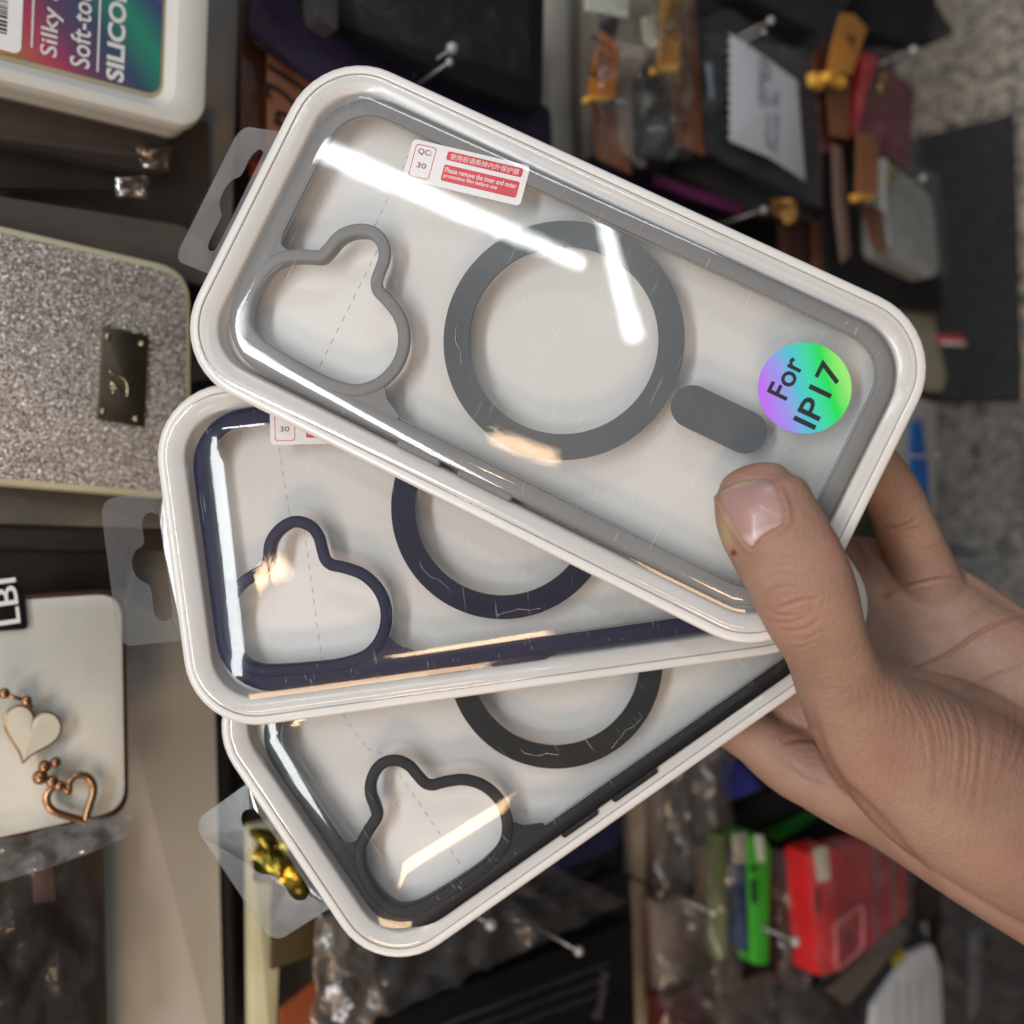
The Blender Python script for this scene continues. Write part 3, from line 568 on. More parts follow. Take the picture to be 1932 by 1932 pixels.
# floor: granite slabs and one black slab
def granite(name, a, b_, c):
    m = mat(name, lin(*a), .42, var=0, bump=.05, bs=60); N = m.node_tree.nodes; L = m.node_tree.links; bs = N['Principled BSDF']; tc = N['Texture Coordinate']
    v = N.new('ShaderNodeTexNoise'); v.inputs['Scale'].default_value = 125; v.inputs['Detail'].default_value = 3; v.inputs['Roughness'].default_value = .7; L.new(tc.outputs['Object'], v.inputs[0])
    r = N.new('ShaderNodeValToRGB'); e = r.color_ramp.elements; e[0].position = .39; e[0].color = lin(*c); e[1].position = .64; e[1].color = lin(*a); q = e.new(.5); q.color = lin(*b_)
    L.new(v.outputs[0], r.inputs[0]); L.new(r.outputs[0], bs.inputs['Base Color']); return m
G1 = granite('granite', (196, 182, 160), (150, 143, 134), (66, 66, 70)); G2 = granite('granite_grey', (150, 147, 140), (115, 114, 112), (60, 60, 63)); G3 = mat('black_granite', lin(52, 52, 54), .38, var=.2, vs=90, bump=.04)
G0 = mat('floor_screed', lin(70, 68, 65), .8)
def sheet(name, px, h, t, m, **k):
    pts = [F(a, b, h) for a, b in px]; c, x, y, n = frame_of(pts); V = pts + [p - n * t for p in pts]; nn = len(pts)
    return mesh(name, V, [tuple(range(nn)), tuple(reversed(range(nn, 2 * nn)))] + [(i, i + nn, (i + 1) % nn + nn, (i + 1) % nn) for i in range(nn)], m, **k)
big = 260; fc = F(1850, 900)
fy = Vector((0, 1, 0)); fx = fy.cross(UP).normalized()
V = [fc + fx * a + fy * b - UP * 2.2 for a, b in ((-big, -big), (big, -big), (big, big), (-big, big))]
V = V + [v - UP * 2 for v in V]
mesh('floor', V, [(0, 1, 2, 3), (7, 6, 5, 4), (0, 4, 5, 1), (1, 5, 6, 2), (2, 6, 7, 3), (3, 7, 4, 0)], G0, kind='structure', label='shop floor beneath the granite slabs')
for px, m in (([(1500, -260), (2300, -260), (2300, 100), (1914, 212), (1500, 314)], G1), ([(1500, 318), (1913, 216), (1927, 757), (1500, 762)], G3), ([(1917, 215), (2300, 118), (2300, 752), (1931, 757)], G1),
              ([(1500, 768), (1928, 761), (1938, 1040), (1500, 1030)], G2), ([(1932, 761), (2300, 757), (2300, 1044), (1942, 1040)], G2), ([(1500, 1036), (2300, 1050), (2300, 2300), (1500, 2300)], G2)):
    sheet('floor_slab', px, 0, 2, m, kind='structure')
# rack back panel and rails
M_wall = mat('rack_board', lin(48, 45, 43), .7, var=.2, vs=15); M_rail = mat('rail_grey', lin(196, 190, 180), .42, var=.03, vs=8, clear=.2)
c = W0 - WN * 1.5
def wq(u0, v0, u1, v1, k): return [(u0, v0), (u1, v0), (u1, v1), (u0, v1)]
props(panel('display_board', [(-500, -700), (1690, -500), (1690, 2500), (-500, 2700)], -1.5, 2, M_wall, r=0), 'dark board of the shop rack behind all the hanging stock', 'rack board')
def rail(px, k, t, m, label): return props(panel('shelf_rail', px, k, t, m, r=.15), label, 'rail', 'horizontal rails of the rack')
rail([(140, 960), (398, 960), (426, 2050), (140, 2050)], 1.2, .8, M_rail, 'broad light grey rail left of the lowest pack, right of the pearl case')
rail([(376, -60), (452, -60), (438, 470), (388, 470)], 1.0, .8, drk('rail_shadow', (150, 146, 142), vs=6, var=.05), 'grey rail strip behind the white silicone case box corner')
rail([(1032, -80), (1072, -80), (1086, 560), (1048, 560)], 2.0, .7, drk('rail_mid', (168, 164, 154), vs=6, var=.04), 'light grey rail beside the big black case at the top')
rail([(1079, -80), (1086, -80), (1098, 560), (1090, 560)], 2.3, .4, plain(90, 90, 88, .3), 'thin steel edge strip right of the light rail at the top')
rail([(402, 1150), (428, 1150), (452, 2050), (430, 2050)], .6, 1.0, plain(34, 32, 33, .4), 'dark gap strip along the edge of the broad grey rail')
rail([(470, 1560), (560, 1540), (505, 2050), (474, 2050)], 1.6, .5, plain(214, 206, 170, .45), 'cream price strip showing below the lowest hang tab')
rail([(1092, -60), (1126, -60), (1150, 330), (1108, 330)], 1.4, .5, plain(168, 158, 146, .5), 'beige strip left of the orange tag with handwriting')
rail([(1184, 1360), (1262, 1320), (1246, 2050), (1206, 2050)], 1.5, .6, drk('rail_tan', (158, 146, 130), vs=7, var=.08), 'beige rail right of the black ribbed cases at the bottom')
# steel hooks: rods standing out of the rack
def hook(tip, base, label, r=.085, br=.36):
    a = None; kt = 7.0
    T = K(tip[0], tip[1], kt); B = None; o = T - WN * 14
    t = thing('display_hook', label, 'hook', T - WN * 7, group='steel hooks of the rack')
    m = mesh('rod', *tubes([[T - WN * 12.0, T - WN * 6, T]], r, 10), M_chrome, t, smooth=True)
    mesh('knob', *ball(T, br * .8, 8), mat('hook_tip', (.42, .41, .38, 1), .35, .2, var=.05), t, smooth=True)
for tip, lab, br in (((853, 92), 'hook with a bright round tip in front of the big black case', .30), ((848, 118), 'hook just under the bright round tip by the black case', .2), ((1454, 39), 'hook reaching over the notebook paper at the top', .24), ((1441, 60), 'twin rod just below the hook over the notebook paper', .16),
        ((1441, 397), 'hook above the long edge of the top pack, by an amber glint', .24), ((1723, 95), 'hook crossing the red bag at the upper right', .3), ((1741, 337), 'hook crossing the white clear-bagged case', .26),
        ((926, 1744), 'hook poking out below the lowest pack among black cases', .30), ((1092, 1794), 'hook right of the lowest pack over black ribbed cases', .26), ((1500, 1776), 'hook with a bright tip between the green and red cases', .32), ((1345, 1722), 'hook left of the green case in the brown bags', .22), ((1768, 858), 'hook lying across the blue packet', .2)):
    hook(tip, None, lab, br=br)
# ------------------------------------------------------------------ left side stock
def boxframe(pc, pl, k, cat_rot=0):
    a = K(pc[0], pc[1], k); b = K(pl[0], pl[1], k); x = (a - b).normalized(); z = WN.copy(); y = z.cross(x); m = Matrix((x, y, z)).transposed(); return a, m
# white silicone case box
cn, R3 = boxframe((389, 249), (-300, 76), 6.2)
t = thing('silicone_case_box', 'white moulded case box with a rainbow printed card and barcode, top left corner', 'case box', cn, R3)
cx, cy = -9.0, 4.6
def rr2(x0, x1, y0, y1, r, z): return [(x, y, z) for x, y in rrect((x1 - x0) / 2, (y1 - y0) / 2, r, 0, c=((x0 + x1) / 2, (y0 + y1) / 2))]
oz = [[(x, y, z) for x, y in rrect(9.0, 4.6, .95, i, c=(cx, cy))] for i, z in [(.3, -1.9), (.10, -1.8), (.08, -.75), (.02, -.72), (0, -.6), (0, -.2), (.06, -.06), (.2, 0)]]
V, Fc = sweep(oz + [rr2(-17, -1.0, .36, 8.2, .8, 0), rr2(-16.9, -1.08, .44, 8.1, .75, -.04), rr2(-16.7, -1.3, .72, 7.9, .6, -.36), rr2(-16.6, -1.38, .8, 7.8, .5, -.38)], cap0=True, cap1=True)
o = mesh('moulded_tray', V, Fc, mat('silicone_white', (.62, .62, .585, 1), .38, var=.03, vs=12), t); smooth_angle(o, 35)
V, Fc = sweep([rr2(-16.7, -1.34, .76, 7.85, .5, -.375), rr2(-16.7, -1.34, .76, 7.85, .5, -.35)], cap0=True, cap1=True); mesh('inner_tray', V, Fc, plain(176, 166, 138, .5), t)
def rainbow(name):
    m = mat(name, (1, 1, 1, 1), .3, var=0, clear=.5); N = m.node_tree.nodes; L = m.node_tree.links; b = N['Principled BSDF']; tc = N['Texture Coordinate']
    wv = N.new('ShaderNodeVectorMath'); wv.operation = 'DOT_PRODUCT'; wv.inputs[1].default_value = (10.5, 8.5, 0); nz = N.new('ShaderNodeTexNoise'); nz.inputs['Scale'].default_value = 22; L.new(tc.outputs['Object'], nz.inputs[0]); L.new(tc.outputs['Object'], wv.inputs[0])
    ad = N.new('ShaderNodeMath'); ad.operation = 'MULTIPLY_ADD'; ad.inputs[1].default_value = .22; L.new(nz.outputs[0], ad.inputs[0]); L.new(wv.outputs['Value'], ad.inputs[2])
    of = N.new('ShaderNodeMath'); of.operation = 'ADD'; of.inputs[1].default_value = 1.0 - .22 - .02; L.new(ad.outputs[0], of.inputs[0])
    fr = N.new('ShaderNodeMath'); fr.operation = 'FRACT'; L.new(of.outputs[0], fr.inputs[0])
    r = N.new('ShaderNodeValToRGB'); L.new(fr.outputs[0], r.inputs[0]); e = r.color_ramp.elements; e[0].position = 0; e[0].color = lin(50, 60, 110); e[1].position = 1; e[1].color = lin(50, 60, 110)
    for p, c in ((.12, (120, 95, 130)), (.24, (190, 140, 45)), (.36, (160, 110, 60)), (.5, (170, 60, 85)), (.62, (95, 60, 95)), (.76, (50, 70, 100)), (.88, (30, 130, 105))): q = e.new(p); q.color = lin(*c)
    L.new(r.outputs[0], b.inputs['Base Color']); return m
V, Fc = sweep([rr2(-16.5, -1.46, .92, 7.7, .4, -.34), rr2(-16.5, -1.46, .92, 7.7, .4, -.30)], cap0=True, cap1=True)
card = mesh('printed_card', V, Fc, rainbow('rainbow_card'), t)
def btext(s, at, wd, ht, par, m, z=-.28, ang=math.pi / 2, bold=.0):
    V, Fc, w_, h_ = text_geo(s, 1, bold=bold); kx = wd / w_; ky = ht / h_
    return mesh('lettering', place(V, at, ang, z, kx, ky), Fc, m, par)
M_lt = plain(214, 214, 218, .5)
btext('Silky & smooth', (-4.68, 1.2 + 2.5), 5.0, .62, card, M_lt, bold=.012); btext('Soft-touch', (-3.86, 1.12 + 1.55), 3.1, .58, card, M_lt, bold=.012); btext('SILICONE', (-2.82, .98 + 1.8), 3.6, .54, card, M_lt, bold=.035)
for x0, y0 in ((-5.22, 1.32), (-3.34, 1.12)): mesh('printed_rule', *merge(([(x0 - .03, y0, -.285), (x0 + .03, y0, -.285), (x0 + .03, y0 + 5, -.285), (x0 - .03, y0 + 5, -.285)], [(0, 1, 2, 3)])), M_lt, card)
bl = mesh('barcode_label', *plate_holes(rrect(1.35, 2.2, .22, 0, c=(-6.85, 1.02 + 2.2)), [], -.298, -.285), M_white, card)
yy = 1.5; V = []; Fc = []
while yy < 5:
    w_ = random.choice([.03, .05, .03, .08, .05]); k = len(V); V += [(-7.8, yy, -.28), (-5.9, yy, -.28), (-5.9, yy + w_, -.28), (-7.8, yy + w_, -.28)]; Fc.append((k, k + 1, k + 2, k + 3)); yy += w_ + random.choice([.03, .04, .06])
mesh('barcode_bars', V, Fc, M_ink, bl, kind='stuff')
# second clear box under it and smoky sleeves between
t = thing('boxed_case', 'clear box with a rounded grey case end, just under the white case box', 'case box', K(150, 270, 3))
panel('case', [(-120, 160), (250, 225), (290, 285), (-120, 232)], 4.0, .9, drk('smoke_grey', (150, 146, 142)), t, r=.9, lift=0)
panel('sleeve', [(-140, 150), (330, 262), (318, 335), (-140, 240)], 4.8, .5, M_bagdark, t, r=.8)
t = thing('boxed_case', 'dark clear box with copper glints, above the glitter case', 'case box', K(150, 340, 1.5))
panel('case', [(-140, 228), (120, 285), (150, 325), (-140, 320)], 3.0, .8, plain(18, 17, 17, .4), t, r=.6)
panel('sleeve', [(-140, 236), (300, 330), (286, 362), (-140, 350)], 3.4, .4, M_bagdark, t, r=.6)
props(panel('boxed_case', [(-150, 225), (395, 225), (398, 500), (-150, 500)], 1.6, .8, drk('dark_sleeve', (92, 84, 78), rough=.3, bump=.1, bs=20), r=.3), 'dark brown sleeve filling the gap between the white box and glitter case', 'case box')
props(panel('boxed_case', [(-150, 345), (350, 425), (395, 470), (395, 540), (-150, 420)], 3.6, .5, drk('dark_sleeve2', (108, 100, 94), rough=.28), r=.4), 'grey brown clear sleeve edge lying along the top of the glitter case', 'case box')
for (u, v, a) in ((290, 297, 'copper glint high'), (248, 352, 'low')):
    crinkle('film_scrap', [(u - 32, v - 22), (u + 34, v - 16), (u + 30, v + 26), (u - 26, v + 18)], 4.6, clear('film_glint', tint=(.85, .75, .68), rough=.12, haze=.1, hazecol=(.6, .35, .2, 1), gain=6, bump=.6, bs=200), None, amp=.5, n=12, seed=u, label='crumpled amber film scrap %s the glitter case, %s' % ('above', 'nearer the white box' if u > 260 else 'nearer the glitter'), cat='film scrap')
# black post and dark notch right of them
props(panel('rack_post', [(388, 205), (470, 250), (452, 400), (392, 500)], .6, 1.2, plain(22, 22, 23, .4), r=.1), 'black rack post behind the hang tab of the top pack', 'post')
props(panel('boxed_case', [(404, 480), (520, 420), (470, 700), (360, 720)], .4, .8, plain(88, 84, 80, .5), r=.2), 'dull grey box end seen through the slot of the top hang tab', 'case box')
# glitter case
def glitter():
    m = mat('silver_glitter', (.5, .5, .5, 1), .3, .25, var=0); N = m.node_tree.nodes; L = m.node_tree.links; b = N['Principled BSDF']; tc = N['Texture Coordinate']
    v = N.new('ShaderNodeTexVoronoi'); v.inputs['Scale'].default_value = 2100; mp = N.new('ShaderNodeMapping'); mp.inputs['Scale'].default_value = (.75, 1.2, 1); mp.inputs['Rotation'].default_value = (0, 0, .3); L.new(tc.outputs['Object'], mp.inputs[0]); L.new(mp.outputs[0], v.inputs[0])
    sp = N.new('ShaderNodeSeparateColor'); L.new(v.outputs['Color'], sp.inputs[0])
    r = N.new('ShaderNodeValToRGB'); L.new(sp.outputs[0], r.inputs[0]); e = r.color_ramp.elements; e[0].position = 0; e[0].color = lin(96, 92, 89); e[1].position = 1; e[1].color = lin(252, 250, 250)
    for p, c in ((.35, (142, 136, 132)), (.6, (172, 166, 162)), (.8, (205, 198, 192)), (.9, (205, 180, 160))): q = e.new(p); q.color = lin(*c)
    L.new(r.outputs[0], b.inputs['Base Color'])
    sb = N.new('ShaderNodeVectorMath'); sb.operation = 'MULTIPLY_ADD'; L.new(v.outputs['Color'], sb.inputs[0]); sb.inputs[1].default_value = (.8, .8, .8); sb.inputs[2].default_value = (-.4, -.4, -.4)
    g = N.new('ShaderNodeNewGeometry'); ad = N.new('ShaderNodeVectorMath'); L.new(g.outputs['Normal'], ad.inputs[0]); L.new(sb.outputs[0], ad.inputs[1]); nm = N.new('ShaderNodeVectorMath'); nm.operation = 'NORMALIZE'; L.new(ad.outputs[0], nm.inputs[0]); L.new(nm.outputs[0], b.inputs['Normal'])
    return m
GP = [(-300, 352), (0, 421), (180, 466), (362, 505), (364, 944), (170, 931), (0, 917), (-300, 892)]
pts = [K(a, b, 5.0) for a, b in ((-300, 352), (362, 508), (364, 946), (-300, 892))]
gf = frame_of(pts)
t = thing('glitter_case', 'silver glitter phone case with cream edge and a small metal plate', 'phone case', gf[0])
panel('case_body', [(-300, 352), (362, 508), (364, 946), (-300, 892)], 5.0, .8, plain(196, 190, 160, .4), t, r=1.1, bev=.2)
gq = [(-300, 368), (350, 520), (352, 931), (-300, 877)]
panel('glitter_sheet', gq, 5.02, .06, glitter(), t, r=.95, bev=.01)
M_plate = mat('gunmetal', lin(150, 140, 122), .28, 1, var=.2, vs=40)
pl = panel('metal_plate', [(194, 614), (281, 633), (272, 806), (183, 790)], 5.14, .12, M_plate, t, r=.06, bev=.03)
pf = frame_of([K(a, b, 5.14) for a, b in ((194, 614), (281, 633), (272, 806), (183, 790))]); M_riv = mat('rivet', lin(190, 178, 150), .2, 1, var=.1)
for a, b in ((203, 634), (267, 648), (256, 790), (194, 775)): mesh('rivet', *ball(K(a, b, 5.16), .115, 7, (1, 1, .8)), M_riv, pl, smooth=True)
def onp(pts, k): return [K(a, b, k) for a, b in pts]
mesh('swan_mark', *tubes([onp([tuple(p) for p in catmull([(206, 700), (218, 706), (232, 713), (240, 725), (241, 738), (240, 748)], 4, closed=False)], 5.17), onp([(208, 720), (217, 730), (228, 741)], 5.17), onp([(207, 728), (217, 738), (212, 741)], 5.17)], .045, 6), M_riv, pl, smooth=True)
V, Fc, w_, h_ = text_geo('SWAROVER', 1, bold=.02); a = K(257, 762, 5.17); b = K(263, 672, 5.17); dx = (b - a); ln = dx.length; dx.normalize(); dy = WN.cross(dx)
mesh('raised_lettering', [a + dx * ((v[0] / w_ + .5) * ln) + dy * (v[1] / h_ * .32) for v in V], Fc, M_riv, pl)
# dark boxes between glitter and pearl case
for px, c, k, lab in (([(-150, 905), (250, 938), (400, 960), (400, 1000), (-150, 985)], (112, 106, 96), 3.2, 'grey brown clear box strip directly below the glitter case'),
                      ([(-150, 975), (395, 990), (395, 1040), (-150, 1045)], (66, 58, 52), 2.8, 'dark bronze box strip above the pearl case'), ([(-150, 1035), (240, 1045), (240, 1112), (-150, 1125)], (58, 50, 46), 3.0, 'darkest box strip touching the pearl case top edge')):
    props(panel('boxed_case', px, k, .7, drk('strip_%d' % c[0], c, rough=.25, vs=30, bump=.15, bs=25), r=.1), lab, 'case box')
# pearl case with heart charm
PQ = [(-260, 1142), (238, 1109), (245, 1538), (-260, 1650)]
t = thing('pearl_case', 'white marbled pearl phone case with thin bronze edge, lower left', 'phone case', K(60, 1350, 4.6))
M_bronze = mat('bronze_edge', lin(120, 92, 78), .28, .8, var=.1)
panel('case_edge', PQ, 4.6, .8, M_bronze, t, r=.85, bev=.1)
pearl = mat('pearl', lin(234, 230, 218), .25, var=.0, vs=14, col2=lin(190, 193, 188), clear=.5)
panel('pearl_back', [(-260, 1152), (229, 1119), (236, 1528), (-260, 1638)], 4.62, .1, pearl, t, r=.8, bev=.02)
tg = panel('black_label', [(-60, 1072), (26, 1086), (47, 1122), (53, 1187), (-60, 1196)], 4.75, .08, plain(16, 16, 18, .4), None, r=.15); props(tg, 'black tag with white letters hanging over the pearl case', 'tag')
V, Fc, w_, h_ = text_geo('LBI', 1, bold=.01); a = K(18, 1178, 4.76); b = K(8, 1092, 4.76); dx = (b - a); ln = dx.length; dx.normalize(); dy = WN.cross(dx)
mesh('lettering', [a + dx * ((v[0] / w_ + .5) * ln) + dy * (v[1] / h_ * .62) for v in V], Fc, M_white, tg)
def heart(cu, cv, sz, rot, k):
    out = []
    for i in range(40):
        s = 2 * math.pi * i / 40; x = 16 * math.sin(s) ** 3; y = 13 * math.cos(s) - 5 * math.cos(2 * s) - 2 * math.cos(3 * s) - math.cos(4 * s)
        x, y = x * sz / 34, y * sz / 32; c_, s_ = math.cos(rot), math.sin(rot); out.append(K(cu + x * c_ - y * s_, cv - (x * s_ + y * c_), k))
    return out
ch = thing('heart_charm', 'gold charm of two linked hearts lying on the pearl case', 'charm', K(90, 1440, 5))
M_gold = mat('rose_gold', lin(186, 146, 112), .28, 1, var=.15, vs=60)
h1 = heart(58, 1380, 112, math.radians(-14), 4.95); mesh('heart_rim', *tubes([h1 + h1[:2]], .062, 8), M_gold, ch, smooth=True)
c0 = sum(h1, Vector()) / 40; mesh('enamel_heart', [c0 + WN * .12] + [q + WN * .06 for q in h1], [(0, i + 1, (i + 1) % 40 + 1) for i in range(40)], plain(232, 226, 206, .2), ch)
h2 = heart(138, 1508, 100, math.radians(28), 4.95); mesh('heart_ring', *tubes([h2 + h2[:2]], .12, 8), M_gold, ch, smooth=True)
for a, b, r_ in ((8, 1308, .17), (50, 1322, .17), (84, 1446, .2), (105, 1438, .17), (76, 1466, .24), (98, 1474, .2), (112, 1482, .17)): mesh('bead', *ball(K(a, b, 5.05), r_, 7), M_gold, ch, smooth=True)
mesh('chain_link', *tubes([[K(8, 1308, 5.05), K(28, 1316, 5.05), K(50, 1322, 5.05)]], .06, 6), M_gold, ch, smooth=True)
mesh('chain_link', *tubes([[K(50, 1322, 5.05), K(60, 1335, 5.0)]], .07, 6), M_gold, ch, smooth=True)
crinkle('case_bag', [(-60, 1590), (245, 1535), (250, 1575), (-60, 1690)], 5.0, clear('bag_bright', tint=(.85, .83, .8), rough=.12, haze=.12, gain=3, bump=.6, bs=120), None, amp=.35, n=24, seed=3, label='crumpled mouth of the clear bag below the pearl case', cat='bag')
# dark package at the bottom left
t = thing('bagged_case', 'black case in a brown clear bag, bottom left corner', 'bagged case', K(60, 1800, 3.4))
panel('case', [(-120, 1745), (100, 1722), (140, 1745), (158, 2060), (-120, 2060)], 3.4, .8, plain(24, 22, 23, .35), t, r=.7)
panel('bag_back', [(-120, 1610), (196, 1575), (206, 2060), (-120, 2060)], 2.2, .3, drk('brown_bag', (96, 84, 74), rough=.3, bump=.2, bs=30), t, r=.2)
crinkle('bag', [(-80, 1620), (186, 1590), (196, 2050), (-80, 2050)], 3.9, M_bagdark, t, amp=.4, n=24, seed=8)
props(panel('price_label', [(60, 1640), (100, 1634), (106, 1700), (64, 1706)], 2.8, .05, plain(150, 120, 118, .6), r=.05), 'faint pinkish label inside the brown bag bottom left', 'label')
# ------------------------------------------------------------------ things under the lowest tab
props(crinkle('foil_wrapper', [(470, 1560), (600, 1560), (590, 1690), (480, 1660)], 3.2, mat('yellow_foil', lin(196, 168, 62), .18, .9, var=.3, vs=60, col2=lin(60, 58, 24)), None, amp=1.0, n=16, seed=5), 'crumpled yellow green foil seen through the lowest hang tab', 'wrapper')
props(panel('price_tag', [(516, 1640), (604, 1620), (600, 1800), (512, 1832)], 3.0, .2, drk('olive_tag', (78, 68, 44)), r=.1), 'dark olive price tag below the lowest hang tab', 'tag')
props(panel('price_tag', [(530, 1905), (604, 1845), (600, 2000), (530, 2000)], 3.4, .2, drk('orange_tag', (150, 78, 44), rough=.4), r=.1), 'rust orange tag at the bottom edge, left of the flowered bag', 'tag')
props(panel('boxed_case', [(476, 1580), (536, 1580), (520, 2040), (478, 2040)], 2.4, .5, plain(206, 198, 160, .4), r=.1), 'cream box edge beside the olive tag', 'case box')
fl = thing('flowered_bag', 'clear crumpled bag with small white blossoms, bottom edge left of the black cases', 'bag', K(650, 1850, 3))
crinkle('bag', [(590, 1725), (690, 1700), (740, 2000), (590, 2000)], 3.4, clear('bag_cream', tint=(.72, .66, .6), rough=.15, haze=.2, hazecol=(.5, .42, .35, 1), gain=1, bump=.3, bs=90), fl, amp=.9, n=24, seed=12)
for i in range(6):
    c_ = K(640 + rng.normal() * 22, 1890 + rng.normal() * 18, 3.9); V, Fc = merge(*[ball(c_ + Vector((math.cos(q) * .2, math.sin(q) * .2, 0)), .14, 5, (1, 1, .4)) for q in np.linspace(0, 6.28, 6)[:-1]]); mesh('blossom', V, Fc, plain(225, 228, 235, .4), fl, smooth=True)
# black ribbed cases, bottom centre
for i, (px, c, k, lab) in enumerate((([(600, 1690), (900, 1700), (1150, 1560), (1190, 1660), (1000, 1760), (700, 1900)], (34, 31, 32), 2.4, 'black case whose top edge runs just under the lowest pack'),
        ([(640, 1830), (1188, 1640), (1200, 1760), (700, 1985)], (26, 24, 25), 3.2, 'black ribbed case second from the lowest pack'), ([(700, 1930), (1196, 1735), (1206, 2000), (700, 2080)], (22, 21, 22), 4.0, 'black ribbed case at the bottom edge with faint grey writing'))):
    t = thing('black_case', lab, 'phone case', K(sum(p[0] for p in px) / len(px), sum(p[1] for p in px) / len(px), k), group='black ribbed cases at the bottom')
    panel('case', px, k, .9, drk('black_case_%d' % i, c, rough=.38, vs=30, bump=.1, bs=15), t, r=.5, bev=.25)
    q = px[-1], px[0]
    for j in range(3):
        y0 = 18 + j * 26; panel('rib', [(720, 1905 + y0 - 60 + i * 55), (1150, 1740 + y0 - 55 + i * 55), (1150, 1748 + y0 - 55 + i * 55), (720, 1914 + y0 - 60 + i * 55)] if i else [(760 + j * 5, 1800 + j * 22), (1120, 1640 + j * 22), (1120, 1647 + j * 22), (762 + j * 5, 1808 + j * 22)], k + .06, .15, plain(52, 50, 52, .3), t, r=.02, bev=.05)
V, Fc, w_, h_ = text_geo('Beautiful', 1, shear=.35); a = K(1125, 1925, 4.1); b = K(1140, 1830, 4.1); dx = (b - a); ln = dx.length; dx.normalize(); dy = WN.cross(dx)
mesh('lettering', [a + dx * ((v[0] / w_ + .5) * ln) + dy * (v[1] / h_ * .6) for v in V], Fc, plain(88, 88, 90, .5), t)
props(panel('navy_case', [(1060, 1560), (1170, 1460), (1190, 1470), (1170, 1600), (1010, 1660)], 3.0, .8, drk('navy', (34, 36, 66)), r=.7), 'dark navy case corner peeking out right of the lowest pack', 'phone case')
crinkle('case_bag', [(600, 1640), (980, 1600), (1180, 1700), (640, 1960)], 5.0, M_bag, None, amp=.7, n=34, seed=21, label='loose clear film over the black cases at the bottom', cat='bag')
# ------------------------------------------------------------------ top centre: big black case
props(panel('black_case', [(520, -90), (1034, -90), (1028, 212), (900, 170), (600, 20)], 6.0, .9, plain(22, 22, 23, .42), r=.7, bev=.3), 'large black case filling the top centre behind a bright hook tip', 'phone case')
props(panel('purple_bag', [(480, -60), (700, 20), (1040, 205), (1046, 330), (760, 260), (470, 60)], 4.2, .5, drk('violet_black', (52, 46, 68), rough=.25), r=.3), 'violet black glossy bag below the large black case', 'bag')
props(panel('case_spine', [(585, -60), (642, -60), (640, 60), (596, 30)], 6.4, .9, drk('ribbed_spine', (60, 58, 62), rough=.3), r=.2), 'ribbed dark spine left of the large black case', 'case box')
crinkle('case_bag', [(660, -40), (1000, -60), (1000, 150), (680, 60)], 6.9, clear('bag_dim', tint=(.95, .95, .95), rough=.25, haze=.01, gain=.4, bump=.1, bs=40), None, amp=.25, n=40, seed=31, label='clear film over the large black case at the top', cat='bag')
def script_on(px_a, px_b, s, k, h, m, par, shear=.25):
    V, Fc, w_, h_ = text_geo(s, 1, shear=shear); a = K(px_a[0], px_a[1], k); b = K(px_b[0], px_b[1], k); dx = (b - a); ln = dx.length; dx.normalize(); dy = WN.cross(dx)
    mesh('handwriting', [a + dx * ((v[0] / w_ + .5) * ln) + dy * (v[1] / h_ * h) for v in V], Fc, m, par)
M_pen = plain(30, 24, 24, .6)
def tag(name, px, k, c, lab, txt=None, a=None, b=None, h=1.0, rough=.3, fold=None):
    o = panel(name, px, k, .12, mat('amber_%d_%d' % (c[0], c[1]), lin(*c), rough, 0, var=.22, vs=16, bump=.2, bs=25, clear=.6), None, r=.12, bev=.03); props(o, lab, 'tag', 'amber paper hang tags')
    if txt: script_on(a, b, txt, k + .08, h, M_pen, o)
    if fold:
        m = mat('amber_fold', lin(250, 186, 70), .2, 0, var=.1, clear=1); panel('folded_edge', fold, k + .35, .5, m, o, r=.1, bev=.2)
    return o
BR = (136, 92, 64)
tag('hang_tag', [(505, 50), (600, 100), (592, 260), (505, 300)], 3.6, (150, 98, 66), 'brown hang tag reading 21s beside the top pack', 'n21s', (528, 245), (558, 108), 1.9)
tag('hang_tag', [(455, -30), (520, -20), (505, 290), (455, 300)], 3.0, (74, 46, 34), 'darker brown tag left of the 21s tag')
tag('hang_tag', [(484, -60), (640, -60), (632, 70), (600, 95), (500, 40)], 4.0, (84, 50, 36), 'dark red brown tag above the 21s tag', 'NA1', (520, 20), (600, -30), 1.0)
props(crinkle('foil_wrapper', [(455, 290), (525, 262), (520, 345), (470, 360)], 2.4, mat('copper_foil', lin(214, 92, 40), .2, .8, var=.3, vs=60, col2=lin(60, 26, 16)), None, amp=.9, n=14, seed=15), 'copper glinting wrapper in the slot of the top hang tab', 'wrapper')
